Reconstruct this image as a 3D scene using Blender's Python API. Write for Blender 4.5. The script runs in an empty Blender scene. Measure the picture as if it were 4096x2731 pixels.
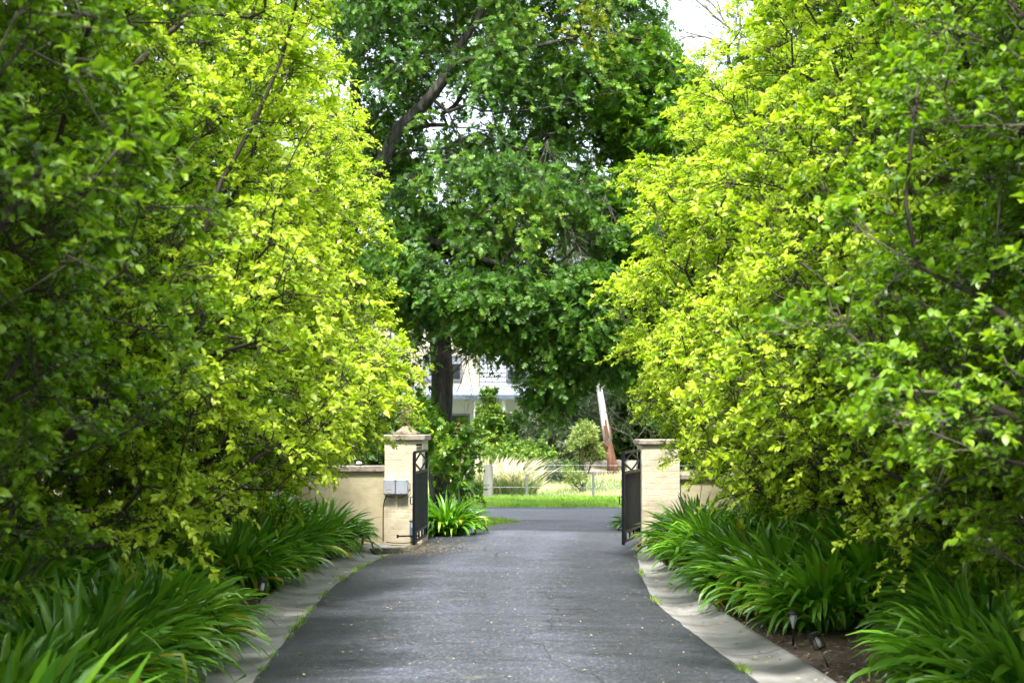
import bpy, math, random
import numpy as np
from mathutils import Vector, Matrix, noise

random.seed(7)
rng = np.random.default_rng(7)
PI = math.pi

# ------------------------------------------------------------------ camera
sc = bpy.context.scene
LENS = 60.0
FPX = LENS / 36.0 * 4096.0
EYE = 1.87
TILT = math.atan((1680 - 1365.5) / FPX)
cam_d = bpy.data.cameras.new('camera')
cam_d.lens = LENS
cam_d.sensor_width = 36.0
cam_d.clip_start = 0.05
cam_d.clip_end = 3000
cam_d.dof.use_dof = True
cam_d.dof.focus_distance = 26.0
cam_d.dof.aperture_fstop = 4.2
cam = bpy.data.objects.new('camera', cam_d)
sc.collection.objects.link(cam)
cam.location = (0, 0, EYE)
cam.rotation_euler = (PI / 2 + TILT, 0, 0)
sc.camera = cam

# ------------------------------------------------------------------ light
SUN_EL = math.radians(62)
SUN_AZ = math.radians(184)          # clockwise from +Y: high behind the camera
sun_dir = Vector((math.sin(SUN_AZ) * math.cos(SUN_EL), math.cos(SUN_AZ) * math.cos(SUN_EL), math.sin(SUN_EL)))
world = bpy.data.worlds.new('World')
sc.world = world
world.use_nodes = True
wn = world.node_tree
bg = wn.nodes['Background']
sky = wn.nodes.new('ShaderNodeTexSky')
sky.sky_type = 'NISHITA'
sky.sun_disc = False
sky.sun_elevation = SUN_EL
sky.sun_rotation = SUN_AZ
sky.air_density = 1.0
sky.dust_density = 2.0
sky.ozone_density = 1.0
# thin bright cloud layer over the blue
tc = wn.nodes.new('ShaderNodeTexCoord')
cn = wn.nodes.new('ShaderNodeTexNoise')
cn.inputs['Scale'].default_value = 2.2
cn.inputs['Detail'].default_value = 7
wn.links.new(tc.outputs['Generated'], cn.inputs['Vector'])
cr = wn.nodes.new('ShaderNodeMapRange')
cr.inputs['From Min'].default_value = 0.32
cr.inputs['From Max'].default_value = 0.62
cr.inputs['To Min'].default_value = 0.35
cr.inputs['To Max'].default_value = 0.95
wn.links.new(cn.outputs['Fac'], cr.inputs['Value'])
mx = wn.nodes.new('ShaderNodeMix')
mx.data_type = 'RGBA'
mx.inputs['B'].default_value = (8.2, 8.6, 9.3, 1)
wn.links.new(cr.outputs['Result'], mx.inputs['Factor'])
wn.links.new(sky.outputs['Color'], mx.inputs['A'])
wn.links.new(mx.outputs['Result'], bg.inputs['Color'])
bg.inputs['Strength'].default_value = 0.14
sl = bpy.data.lights.new('sun', 'SUN')
sl.energy = 4.0
sl.angle = math.radians(9)
sl.color = (1.0, 0.955, 0.88)
sun = bpy.data.objects.new('sun', sl)
sc.collection.objects.link(sun)
sun.rotation_euler = sun_dir.to_track_quat('Z', 'Y').to_euler()
sc.view_settings.view_transform = 'Standard'
sc.view_settings.look = 'None'
sc.view_settings.exposure = 1.52
sc.view_settings.gamma = 1
sc.view_settings.use_curve_mapping = False
sc.cycles.use_adaptive_sampling = True
sc.cycles.adaptive_threshold = 0.04
sc.cycles.adaptive_min_samples = 16
sc.cycles.max_bounces = 5
sc.cycles.diffuse_bounces = 3
sc.cycles.transmission_bounces = 3
sc.cycles.transparent_max_bounces = 8

# ------------------------------------------------------------------ helpers
COL = sc.collection

def ray(px, py):
    a = (px - 2048) / FPX
    b = (1365.5 - py) / FPX
    ct, st = math.cos(TILT), math.sin(TILT)
    return Vector((a, ct - b * st, st + b * ct))

def P(px, py, Y):
    d = ray(px, py)
    return Vector((0, 0, EYE)) + d * (Y / d.y)

def G(px, py, z=0.0):
    d = ray(px, py)
    return Vector((0, 0, EYE)) + d * ((z - EYE) / d.z)

def tag(o, label=None, cat=None, group=None, kind=None):
    if label: o['label'] = label
    if cat: o['category'] = cat
    if group: o['group'] = group
    if kind: o['kind'] = kind
    return o

def empty(name, loc, rz=0.0):
    o = bpy.data.objects.new(name, None)
    o.empty_display_size = 0.2
    COL.objects.link(o)
    o.location = loc
    o.rotation_euler = (0, 0, rz)
    return o

class MB:
    """collects verts and faces, builds ONE mesh object"""
    def __init__(s):
        s.v = []; s.f = []
    def add(s, vs, fs):
        n = len(s.v)
        s.v += [tuple(v) for v in vs]
        s.f += [tuple(i + n for i in f) for f in fs]
        return s
    def box(s, c, d, rz=0.0, bev=0.0, M=None):
        x, y, z = d[0] / 2, d[1] / 2, d[2] / 2
        if bev > 0:
            b = min(bev, x * .9, y * .9, z * .9)
            ring = lambda xx, yy, zz: [(-xx + b, -yy, zz), (xx - b, -yy, zz), (xx, -yy + b, zz), (xx, yy - b, zz), (xx - b, yy, zz), (-xx + b, yy, zz), (-xx, yy - b, zz), (-xx, -yy + b, zz)]
            def ring2(zz, k):
                return [(px * (x - k) / x, py * (y - k) / y, zz) for px, py, _ in ring(x, y, 0)]
            vs = ring2(-z, b) + ring2(-z + b, 0) + ring2(z - b, 0) + ring2(z, b)
            fs = [tuple(range(7, -1, -1)), tuple(range(24, 32))]
            for r in range(3):
                for i in range(8):
                    j = (i + 1) % 8
                    fs.append((r * 8 + i, r * 8 + j, r * 8 + 8 + j, r * 8 + 8 + i))
        else:
            vs = [(-x, -y, -z), (x, -y, -z), (x, y, -z), (-x, y, -z), (-x, -y, z), (x, -y, z), (x, y, z), (-x, y, z)]
            fs = [(3, 2, 1, 0), (4, 5, 6, 7), (0, 1, 5, 4), (1, 2, 6, 5), (2, 3, 7, 6), (3, 0, 4, 7)]
        T = Matrix.Translation(c) @ Matrix.Rotation(rz, 4, 'Z')
        if M is not None: T = M @ T
        return s.add([T @ Vector(v) for v in vs], fs)
    def tube(s, path, radii, sides=6, cap=True):
        path = [Vector(p) for p in path]
        if not hasattr(radii, '__len__'): radii = [radii] * len(path)
        n = len(path)
        vs = []; fs = []
        ref = None
        for i, p in enumerate(path):
            d = (path[min(i + 1, n - 1)] - path[max(i - 1, 0)])
            if d.length < 1e-9: d = Vector((0, 0, 1))
            d.normalize()
            if ref is None:
                ref = d.cross(Vector((0.31, 0.95, 0.1)))
                if ref.length < .1: ref = d.cross(Vector((1, 0, 0)))
            ref = (ref - d * ref.dot(d))
            if ref.length < 1e-6: ref = d.orthogonal()
            ref.normalize()
            b = d.cross(ref)
            for k in range(sides):
                a = 2 * PI * k / sides
                vs.append(p + (ref * math.cos(a) + b * math.sin(a)) * radii[i])
        for i in range(n - 1):
            for k in range(sides):
                j = (k + 1) % sides
                fs.append((i * sides + k, i * sides + j, (i + 1) * sides + j, (i + 1) * sides + k))
        if cap:
            fs.append(tuple(range(sides - 1, -1, -1)))
            fs.append(tuple((n - 1) * sides + k for k in range(sides)))
        return s.add(vs, fs)
    def bar(s, a, b, w, d=None):
        """rectangular bar from a to b"""
        a = Vector(a); b = Vector(b); d = d or w
        t = (b - a).normalized()
        up = Vector((0, 0, 1)) if abs(t.z) < .9 else Vector((0, 1, 0))
        x = t.cross(up).normalized(); y = x.cross(t)
        vs = []
        for p in (a, b):
            for sx, sy in ((-1, -1), (1, -1), (1, 1), (-1, 1)):
                vs.append(p + x * sx * w / 2 + y * sy * d / 2)
        return s.add(vs, [(0, 1, 2, 3), (7, 6, 5, 4), (0, 4, 5, 1), (1, 5, 6, 2), (2, 6, 7, 3), (3, 7, 4, 0)])
    def lathe(s, c, prof, sides=24, flute=None):
        vs = []; fs = []
        for r, z in prof:
            for k in range(sides):
                a = 2 * PI * k / sides
                vs.append((c[0] + r * math.cos(a), c[1] + r * math.sin(a), c[2] + z))
        for i in range(len(prof) - 1):
            for k in range(sides):
                j = (k + 1) % sides
                fs.append((i * sides + k, i * sides + j, (i + 1) * sides + j, (i + 1) * sides + k))
        fs.append(tuple(range(sides - 1, -1, -1)))
        fs.append(tuple((len(prof) - 1) * sides + k for k in range(sides)))
        return s.add(vs, fs)
    def build(s, name, mat, parent=None, smooth=False):
        me = bpy.data.meshes.new(name)
        me.from_pydata(s.v, [], s.f)
        me.update()
        if mat: me.materials.append(mat)
        if smooth:
            me.polygons.foreach_set('use_smooth', [True] * len(me.polygons))
        o = bpy.data.objects.new(name, me)
        COL.objects.link(o)
        if parent: o.parent = parent
        return o

def tri_mesh(name, verts, tris, mat, attrs=None, smooth=True):
    me = bpy.data.meshes.new(name)
    verts = np.ascontiguousarray(verts, dtype=np.float32)
    tris = np.ascontiguousarray(tris, dtype=np.int32)
    me.vertices.add(len(verts)); me.vertices.foreach_set('co', verts.ravel())
    me.loops.add(tris.size); me.loops.foreach_set('vertex_index', tris.ravel())
    me.polygons.add(len(tris))
    me.polygons.foreach_set('loop_start', np.arange(0, tris.size, 3, dtype=np.int32))
    if smooth: me.polygons.foreach_set('use_smooth', np.ones(len(tris), dtype=bool))
    for k, a in (attrs or {}).items():
        at = me.attributes.new(k, 'FLOAT', 'POINT')
        at.data.foreach_set('value', np.ascontiguousarray(a, dtype=np.float32))
    me.materials.append(mat)
    me.update(calc_edges=True)
    return me

def link(name, me, parent=None):
    o = bpy.data.objects.new(name, me)
    COL.objects.link(o)
    if parent: o.parent = parent
    return o

def copy_tree(o, parent=None):
    c = o.copy(); COL.objects.link(c); c.parent = parent
    for ch in [x for x in COL.objects if x.parent == o]:
        copy_tree(ch, c)
    return c

# ------------------------------------------------------------------ materials
def nmat(name):
    m = bpy.data.materials.new(name); m.use_nodes = True
    nt = m.node_tree
    return m, nt, nt.nodes['Principled BSDF'], nt.links

def mk(nt, t, **kw):
    n = nt.nodes.new(t)
    for k, v in kw.items(): n.inputs[k].default_value = v
    return n

def ramp(nt, fac, stops):
    r = nt.nodes.new('ShaderNodeValToRGB')
    el = r.color_ramp.elements
    while len(el) < len(stops): el.new(0.5)
    for e, (p, c) in zip(el, stops):
        e.position = p; e.color = (*c, 1)
    nt.links.new(fac, r.inputs['Fac'])
    return r.outputs['Color']

def surf_mat(name, stops, scale=3.0, rough=0.8, bump=0.3, bscale=40.0, detail=6, stretch=None, spec=0.5, metallic=0.0, stops2=None, scale2=30.0, f2=0.4, dist=0.01):
    """two scales of colour noise + noise bump, object coordinates"""
    m, nt, bs, L = nmat(name)
    tcn = nt.nodes.new('ShaderNodeTexCoord'); vec = tcn.outputs['Object']
    if stretch:
        mp = nt.nodes.new('ShaderNodeMapping'); mp.inputs['Scale'].default_value = stretch
        L.new(vec, mp.inputs['Vector']); vec = mp.outputs['Vector']
    n1 = mk(nt, 'ShaderNodeTexNoise', Scale=scale, Detail=detail)
    L.new(vec, n1.inputs['Vector'])
    c = ramp(nt, n1.outputs['Fac'], stops)
    if stops2:
        n2 = mk(nt, 'ShaderNodeTexNoise', Scale=scale2, Detail=5)
        L.new(vec, n2.inputs['Vector'])
        c2 = ramp(nt, n2.outputs['Fac'], stops2)
        mm = nt.nodes.new('ShaderNodeMix'); mm.data_type = 'RGBA'; mm.blend_type = 'MIX'
        mm.inputs['Factor'].default_value = f2
        L.new(c, mm.inputs['A']); L.new(c2, mm.inputs['B']); c = mm.outputs['Result']
    L.new(c, bs.inputs['Base Color'])
    bs.inputs['Roughness'].default_value = rough
    bs.inputs['Metallic'].default_value = metallic
    bs.inputs['Specular IOR Level'].default_value = spec
    if bump:
        nb = mk(nt, 'ShaderNodeTexNoise', Scale=bscale, Detail=6)
        L.new(vec, nb.inputs['Vector'])
        b = mk(nt, 'ShaderNodeBump', Strength=bump, Distance=dist)
        L.new(nb.outputs['Fac'], b.inputs['Height']); L.new(b.outputs['Normal'], bs.inputs['Normal'])
    return m

def leaf_mat(name, stops, trans=0.35, tcol=(1.15, 1.1, 0.5), rough=0.4, spec=0.5):
    m, nt, bs, L = nmat(name)
    at = nt.nodes.new('ShaderNodeAttribute'); at.attribute_name = 'lv'
    c = ramp(nt, at.outputs['Fac'], stops)
    L.new(c, bs.inputs['Base Color'])
    bs.inputs['Roughness'].default_value = rough
    bs.inputs['Specular IOR Level'].default_value = spec
    tm = nt.nodes.new('ShaderNodeMix'); tm.data_type = 'RGBA'; tm.blend_type = 'MULTIPLY'
    tm.inputs['Factor'].default_value = 1
    tm.inputs['B'].default_value = (*tcol, 1)
    L.new(c, tm.inputs['A'])
    tr = nt.nodes.new('ShaderNodeBsdfTranslucent')
    L.new(tm.outputs['Result'], tr.inputs['Color'])
    mixs = nt.nodes.new('ShaderNodeMixShader'); mixs.inputs['Fac'].default_value = trans
    L.new(bs.outputs['BSDF'], mixs.inputs[1]); L.new(tr.outputs['BSDF'], mixs.inputs[2])
    L.new(mixs.outputs['Shader'], nt.nodes['Material Output'].inputs['Surface'])
    return m

M = {}
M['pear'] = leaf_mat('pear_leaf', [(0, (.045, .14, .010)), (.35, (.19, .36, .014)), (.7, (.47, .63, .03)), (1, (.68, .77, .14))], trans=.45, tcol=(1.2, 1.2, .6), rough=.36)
M['oak'] = leaf_mat('oak_leaf', [(0, (.025, .085, .010)), (.5, (.075, .19, .018)), (.85, (.19, .34, .035)), (1, (.36, .40, .04))], trans=.4, tcol=(1.5, 1.5, .5), rough=.5)
M['oak_bright'] = leaf_mat('bright_oak_leaf', [(0, (.035, .10, .01)), (.5, (.10, .24, .018)), (1, (.34, .46, .03))], trans=.42, tcol=(1.4, 1.35, .5), rough=.36)
M['aga'] = leaf_mat('agapanthus_leaf', [(0, (.055, .17, .018)), (.5, (.15, .36, .030)), (.93, (.24, .46, .035)), (.97, (.3, .36, .03)), (1, (.50, .38, .04))], trans=.28, tcol=(1.3, 1.4, .4), rough=.27, spec=.75)
M['bud'] = leaf_mat('flower_bud', [(0, (.22, .36, .10)), (1, (.34, .46, .18))], trans=.2)
M['bgleaf'] = leaf_mat('garden_tree_leaf', [(0, (.022, .062, .010)), (.5, (.055, .13, .018)), (1, (.14, .22, .03))], trans=.35, rough=.45)
M['gum'] = leaf_mat('gum_leaf', [(0, (.05, .085, .035)), (.5, (.10, .145, .07)), (1, (.22, .24, .14))], trans=.25, rough=.45)
M['wattle'] = leaf_mat('wattle_leaf', [(0, (.13, .22, .05)), (.5, (.26, .36, .09)), (1, (.46, .52, .18))], trans=.35, rough=.5)
M['shrub'] = leaf_mat('shrub_leaf', [(0, (.06, .15, .02)), (.6, (.18, .32, .035)), (1, (.40, .42, .08))], trans=.35, rough=.45)
M['grass'] = leaf_mat('green_grass', [(0, (.10, .24, .02)), (.6, (.24, .44, .04)), (1, (.44, .52, .10))], trans=.35, rough=.5)
M['dry'] = leaf_mat('dry_grass', [(0, (.13, .24, .06)), (.5, (.28, .36, .14)), (1, (.55, .50, .32))], trans=.3, rough=.6)
M['reed'] = leaf_mat('reed_blade', [(0, (.07, .13, .05)), (.6, (.17, .26, .09)), (1, (.42, .45, .20))], trans=.3, rough=.5)
M['plume'] = leaf_mat('grass_plume', [(0, (.55, .50, .36)), (1, (.85, .78, .62))], trans=.3, rough=.7)
M['litter'] = leaf_mat('litter_leaf', [(0, (.20, .11, .05)), (.5, (.42, .30, .14)), (.8, (.60, .50, .26)), (1, (.35, .42, .08))], trans=.1, rough=.7)
M['chip'] = leaf_mat('bark_chip', [(0, (.05, .03, .02)), (.5, (.17, .11, .075)), (1, (.40, .33, .27))], trans=.05, rough=.8)
M['bark'] = surf_mat('pear_bark', [(.3, (.035, .028, .022)), (.7, (.10, .085, .065))], scale=9, rough=.9, bump=.8, bscale=30, stretch=(1, 1, .25), dist=.02)
M['oakbark'] = surf_mat('oak_bark', [(.3, (.025, .022, .02)), (.55, (.065, .06, .05)), (.75, (.15, .15, .125))], scale=14, rough=.9, bump=1, bscale=26, stretch=(1, 1, .22), dist=.03)
M['deadbark'] = surf_mat('dead_twig_bark', [(.3, (.14, .12, .10)), (.7, (.30, .27, .24))], scale=9, rough=.9, bump=.3)
M['cap'] = surf_mat('weathered_stone', [(.3, (.16, .13, .105)), (.55, (.30, .255, .21)), (.75, (.44, .39, .33))], scale=8, rough=.9, bump=.5, bscale=60, stops2=[(.35, (.10, .09, .07)), (.6, (.42, .36, .28))], scale2=22)
M['finial'] = surf_mat('finial_stone', [(.3, (.12, .095, .06)), (.55, (.28, .22, .15)), (.75, (.40, .35, .27))], scale=14, rough=.9, bump=.6, bscale=70)
M['black'] = surf_mat('black_metal', [(.3, (.003, .005, .008)), (.7, (.008, .011, .016))], scale=20, rough=.5, bump=.05, spec=.25)
M['blackp'] = surf_mat('black_plastic', [(.3, (.010, .010, .011)), (.7, (.022, .022, .024))], scale=20, rough=.45, bump=.05)
M['boxgrey'] = surf_mat('grey_plastic', [(.3, (.27, .30, .33)), (.7, (.33, .36, .39))], scale=5, rough=.45, bump=.05)
M['motor'] = surf_mat('motor_housing', [(.3, (.07, .10, .14)), (.7, (.12, .16, .21))], scale=6, rough=.5, bump=.05)
M['sticker'] = surf_mat('warning_sticker', [(.3, (.40, .09, .03)), (.7, (.50, .13, .05))], scale=12, rough=.5, bump=0)
M['stickerw'] = surf_mat('white_sticker', [(.3, (.6, .55, .5)), (.7, (.7, .65, .6))], scale=12, rough=.5, bump=0)
M['steel'] = surf_mat('galvanised_steel', [(.3, (.20, .22, .23)), (.7, (.34, .36, .37))], scale=20, rough=.45, metallic=.7, bump=.1)
M['post'] = surf_mat('weathered_timber', [(.3, (.11, .11, .10)), (.7, (.26, .255, .235))], scale=9, rough=.9, bump=.6, bscale=40, stretch=(1, 1, .12))
M['palepost'] = surf_mat('pale_timber', [(.3, (.34, .32, .25)), (.7, (.52, .49, .40))], scale=9, rough=.9, bump=.5, bscale=40, stretch=(1, 1, .12))
M['frost'] = surf_mat('frosted_glass', [(.3, (.66, .68, .70)), (.7, (.78, .80, .82))], scale=6, rough=.3, bump=0)
M['iron'] = surf_mat('cast_iron', [(.3, (.02, .018, .016)), (.7, (.055, .05, .045))], scale=20, rough=.75, bump=.4)
M['gumbark'] = surf_mat('gum_bark', [(.35, (.24, .24, .25)), (.55, (.42, .43, .45)), (.75, (.56, .54, .50))], scale=3.5, rough=.8, bump=.4, bscale=12, stretch=(1, 1, .3), stops2=[(.45, (.20, .13, .09)), (.6, (.45, .45, .46))], scale2=5, f2=.45)
M['gumred'] = surf_mat('rough_gum_bark', [(.3, (.045, .022, .015)), (.6, (.15, .065, .035)), (.8, (.30, .15, .08))], scale=7, rough=.9, bump=1, bscale=16, stretch=(1, 1, .2), dist=.03)
M['log'] = surf_mat('fallen_log_bark', [(.3, (.10, .085, .07)), (.7, (.28, .25, .22))], scale=6, rough=.9, bump=.6, bscale=30)
M['render'] = surf_mat('cream_render', [(.3, (.44, .40, .31)), (.7, (.50, .46, .37))], scale=2, rough=.85, bump=.1)
M['roofmetal'] = surf_mat('grey_roof', [(.3, (.17, .20, .25)), (.7, (.23, .26, .31))], scale=2, rough=.45, bump=.05)
M['gutter'] = surf_mat('blue_grey_gutter', [(.3, (.07, .10, .14)), (.7, (.10, .13, .18))], scale=3, rough=.5, bump=0)
M['winframe'] = surf_mat('window_frame_paint', [(.3, (.10, .12, .15)), (.7, (.14, .16, .19))], scale=3, rough=.5, bump=0)
M['glass'] = surf_mat('window_glass', [(.3, (.02, .022, .025)), (.7, (.04, .045, .05))], scale=1, rough=.08, bump=0, spec=.8)
M['blind'] = surf_mat('grey_blind', [(.3, (.20, .22, .26)), (.7, (.27, .29, .33))], scale=1, rough=.8, bump=0)
M['soil'] = surf_mat('mulch_soil', [(.3, (.035, .022, .015)), (.6, (.095, .062, .042)), (.8, (.19, .14, .10))], scale=14, rough=.95, bump=1, bscale=40, dist=.03, stops2=[(.4, (.04, .03, .02)), (.7, (.22, .17, .13))], scale2=60)

def brick_wall_mat(name, base, dark, stain=True, mortar=.012, bw=.23, rh=.086, bstr=.5, zscale=1):
    """painted brick or block: colour nearly uniform, joints and lumps as bump"""
    m, nt, bs, L = nmat(name)
    tcn = nt.nodes.new('ShaderNodeTexCoord')
    sep = nt.nodes.new('ShaderNodeSeparateXYZ'); L.new(tcn.outputs['Object'], sep.inputs[0])
    add = nt.nodes.new('ShaderNodeMath'); add.operation = 'ADD'
    L.new(sep.outputs['X'], add.inputs[0]); L.new(sep.outputs['Y'], add.inputs[1])
    cmb = nt.nodes.new('ShaderNodeCombineXYZ'); L.new(add.outputs[0], cmb.inputs['X']); L.new(sep.outputs['Z'], cmb.inputs['Y'])
    br = nt.nodes.new('ShaderNodeTexBrick')
    br.inputs['Scale'].default_value = 1
    br.inputs['Brick Width'].default_value = bw; br.inputs['Row Height'].default_value = rh
    br.inputs['Mortar Size'].default_value = mortar; br.inputs['Mortar Smooth'].default_value = .8
    nz = mk(nt, 'ShaderNodeTexNoise', Scale=9, Detail=3)
    L.new(tcn.outputs['Object'], nz.inputs['Vector'])
    sc_ = nt.nodes.new('ShaderNodeVectorMath'); sc_.operation = 'SCALE'; sc_.inputs['Scale'].default_value = .05
    L.new(nz.outputs['Color'], sc_.inputs[0])
    va = nt.nodes.new('ShaderNodeVectorMath'); L.new(cmb.outputs[0], va.inputs[0]); L.new(sc_.outputs[0], va.inputs[1])
    L.new(va.outputs[0], br.inputs['Vector'])
    n1 = mk(nt, 'ShaderNodeTexNoise', Scale=2.2, Detail=7, Roughness=.65); L.new(tcn.outputs['Object'], n1.inputs['Vector'])
    c = ramp(nt, n1.outputs['Fac'], [(.3, dark), (.5, base), (.75, tuple(min(1, v * 1.08) for v in base))])
    # chips of lost paint
    n3 = mk(nt, 'ShaderNodeTexNoise', Scale=17, Detail=3); L.new(tcn.outputs['Object'], n3.inputs['Vector'])
    chip = nt.nodes.new('ShaderNodeMapRange'); chip.inputs['From Min'].default_value = .70; chip.inputs['From Max'].default_value = .72
    L.new(n3.outputs['Fac'], chip.inputs['Value'])
    mm = nt.nodes.new('ShaderNodeMix'); mm.data_type = 'RGBA'; mm.inputs['B'].default_value = (.22, .17, .13, 1)
    L.new(chip.outputs[0], mm.inputs['Factor']); L.new(c, mm.inputs['A'])
    c = mm.outputs['Result']
    if stain:   # splash and mildew stains rising from the ground
        zr = nt.nodes.new('ShaderNodeMapRange'); zr.inputs['From Min'].default_value = .75; zr.inputs['From Max'].default_value = .0
        L.new(sep.outputs['Z'], zr.inputs['Value'])
        n4 = mk(nt, 'ShaderNodeTexNoise', Scale=5, Detail=6, Roughness=.7); L.new(tcn.outputs['Object'], n4.inputs['Vector'])
        mu = nt.nodes.new('ShaderNodeMath'); mu.operation = 'MULTIPLY'; L.new(zr.outputs[0], mu.inputs[0]); L.new(n4.outputs['Fac'], mu.inputs[1])
        m2 = nt.nodes.new('ShaderNodeMix'); m2.data_type = 'RGBA'; m2.inputs['B'].default_value = (.33, .27, .17, 1)
        L.new(mu.outputs[0], m2.inputs['Factor']); L.new(c, m2.inputs['A']); c = m2.outputs['Result']
    L.new(c, bs.inputs['Base Color'])
    bs.inputs['Roughness'].default_value = .85
    inv = nt.nodes.new('ShaderNodeMath'); inv.operation = 'SUBTRACT'; inv.inputs[0].default_value = 1; L.new(br.outputs['Fac'], inv.inputs[1])
    n2 = mk(nt, 'ShaderNodeTexNoise', Scale=11, Detail=6); L.new(tcn.outputs['Object'], n2.inputs['Vector'])
    n2m = nt.nodes.new('ShaderNodeMath'); n2m.operation = 'MULTIPLY'; n2m.inputs[1].default_value = 2.2; L.new(n2.outputs['Fac'], n2m.inputs[0])
    ad = nt.nodes.new('ShaderNodeMath'); ad.operation = 'ADD'; L.new(inv.outputs[0], ad.inputs[0]); L.new(n2m.outputs[0], ad.inputs[1])
    b = mk(nt, 'ShaderNodeBump', Strength=bstr, Distance=.014); L.new(ad.outputs[0], b.inputs['Height']); L.new(b.outputs['Normal'], bs.inputs['Normal'])
    return m
M['cream'] = brick_wall_mat('cream_painted_brick', (.58, .52, .38), (.40, .35, .25), mortar=.008, bstr=.28)
M['creamwall'] = brick_wall_mat('cream_bagged_wall', (.46, .41, .26), (.30, .26, .16), mortar=.004, bstr=.22)
M['block'] = brick_wall_mat('dark_block', (.16, .145, .15), (.09, .08, .085), stain=False, bw=.42, rh=.2, mortar=.02, bstr=.8)

def board_mat(name, col, pitch):
    m, nt, bs, L = nmat(name)
    tcn = nt.nodes.new('ShaderNodeTexCoord'); sep = nt.nodes.new('ShaderNodeSeparateXYZ'); L.new(tcn.outputs['Object'], sep.inputs[0])
    n1 = mk(nt, 'ShaderNodeTexNoise', Scale=3, Detail=4); L.new(tcn.outputs['Object'], n1.inputs['Vector'])
    c = ramp(nt, n1.outputs['Fac'], [(.3, tuple(v * .9 for v in col)), (.7, col)])
    L.new(c, bs.inputs['Base Color']); bs.inputs['Roughness'].default_value = .6
    return m
M['board'] = board_mat('white_weatherboard', (.48, .51, .57), .15)

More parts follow.
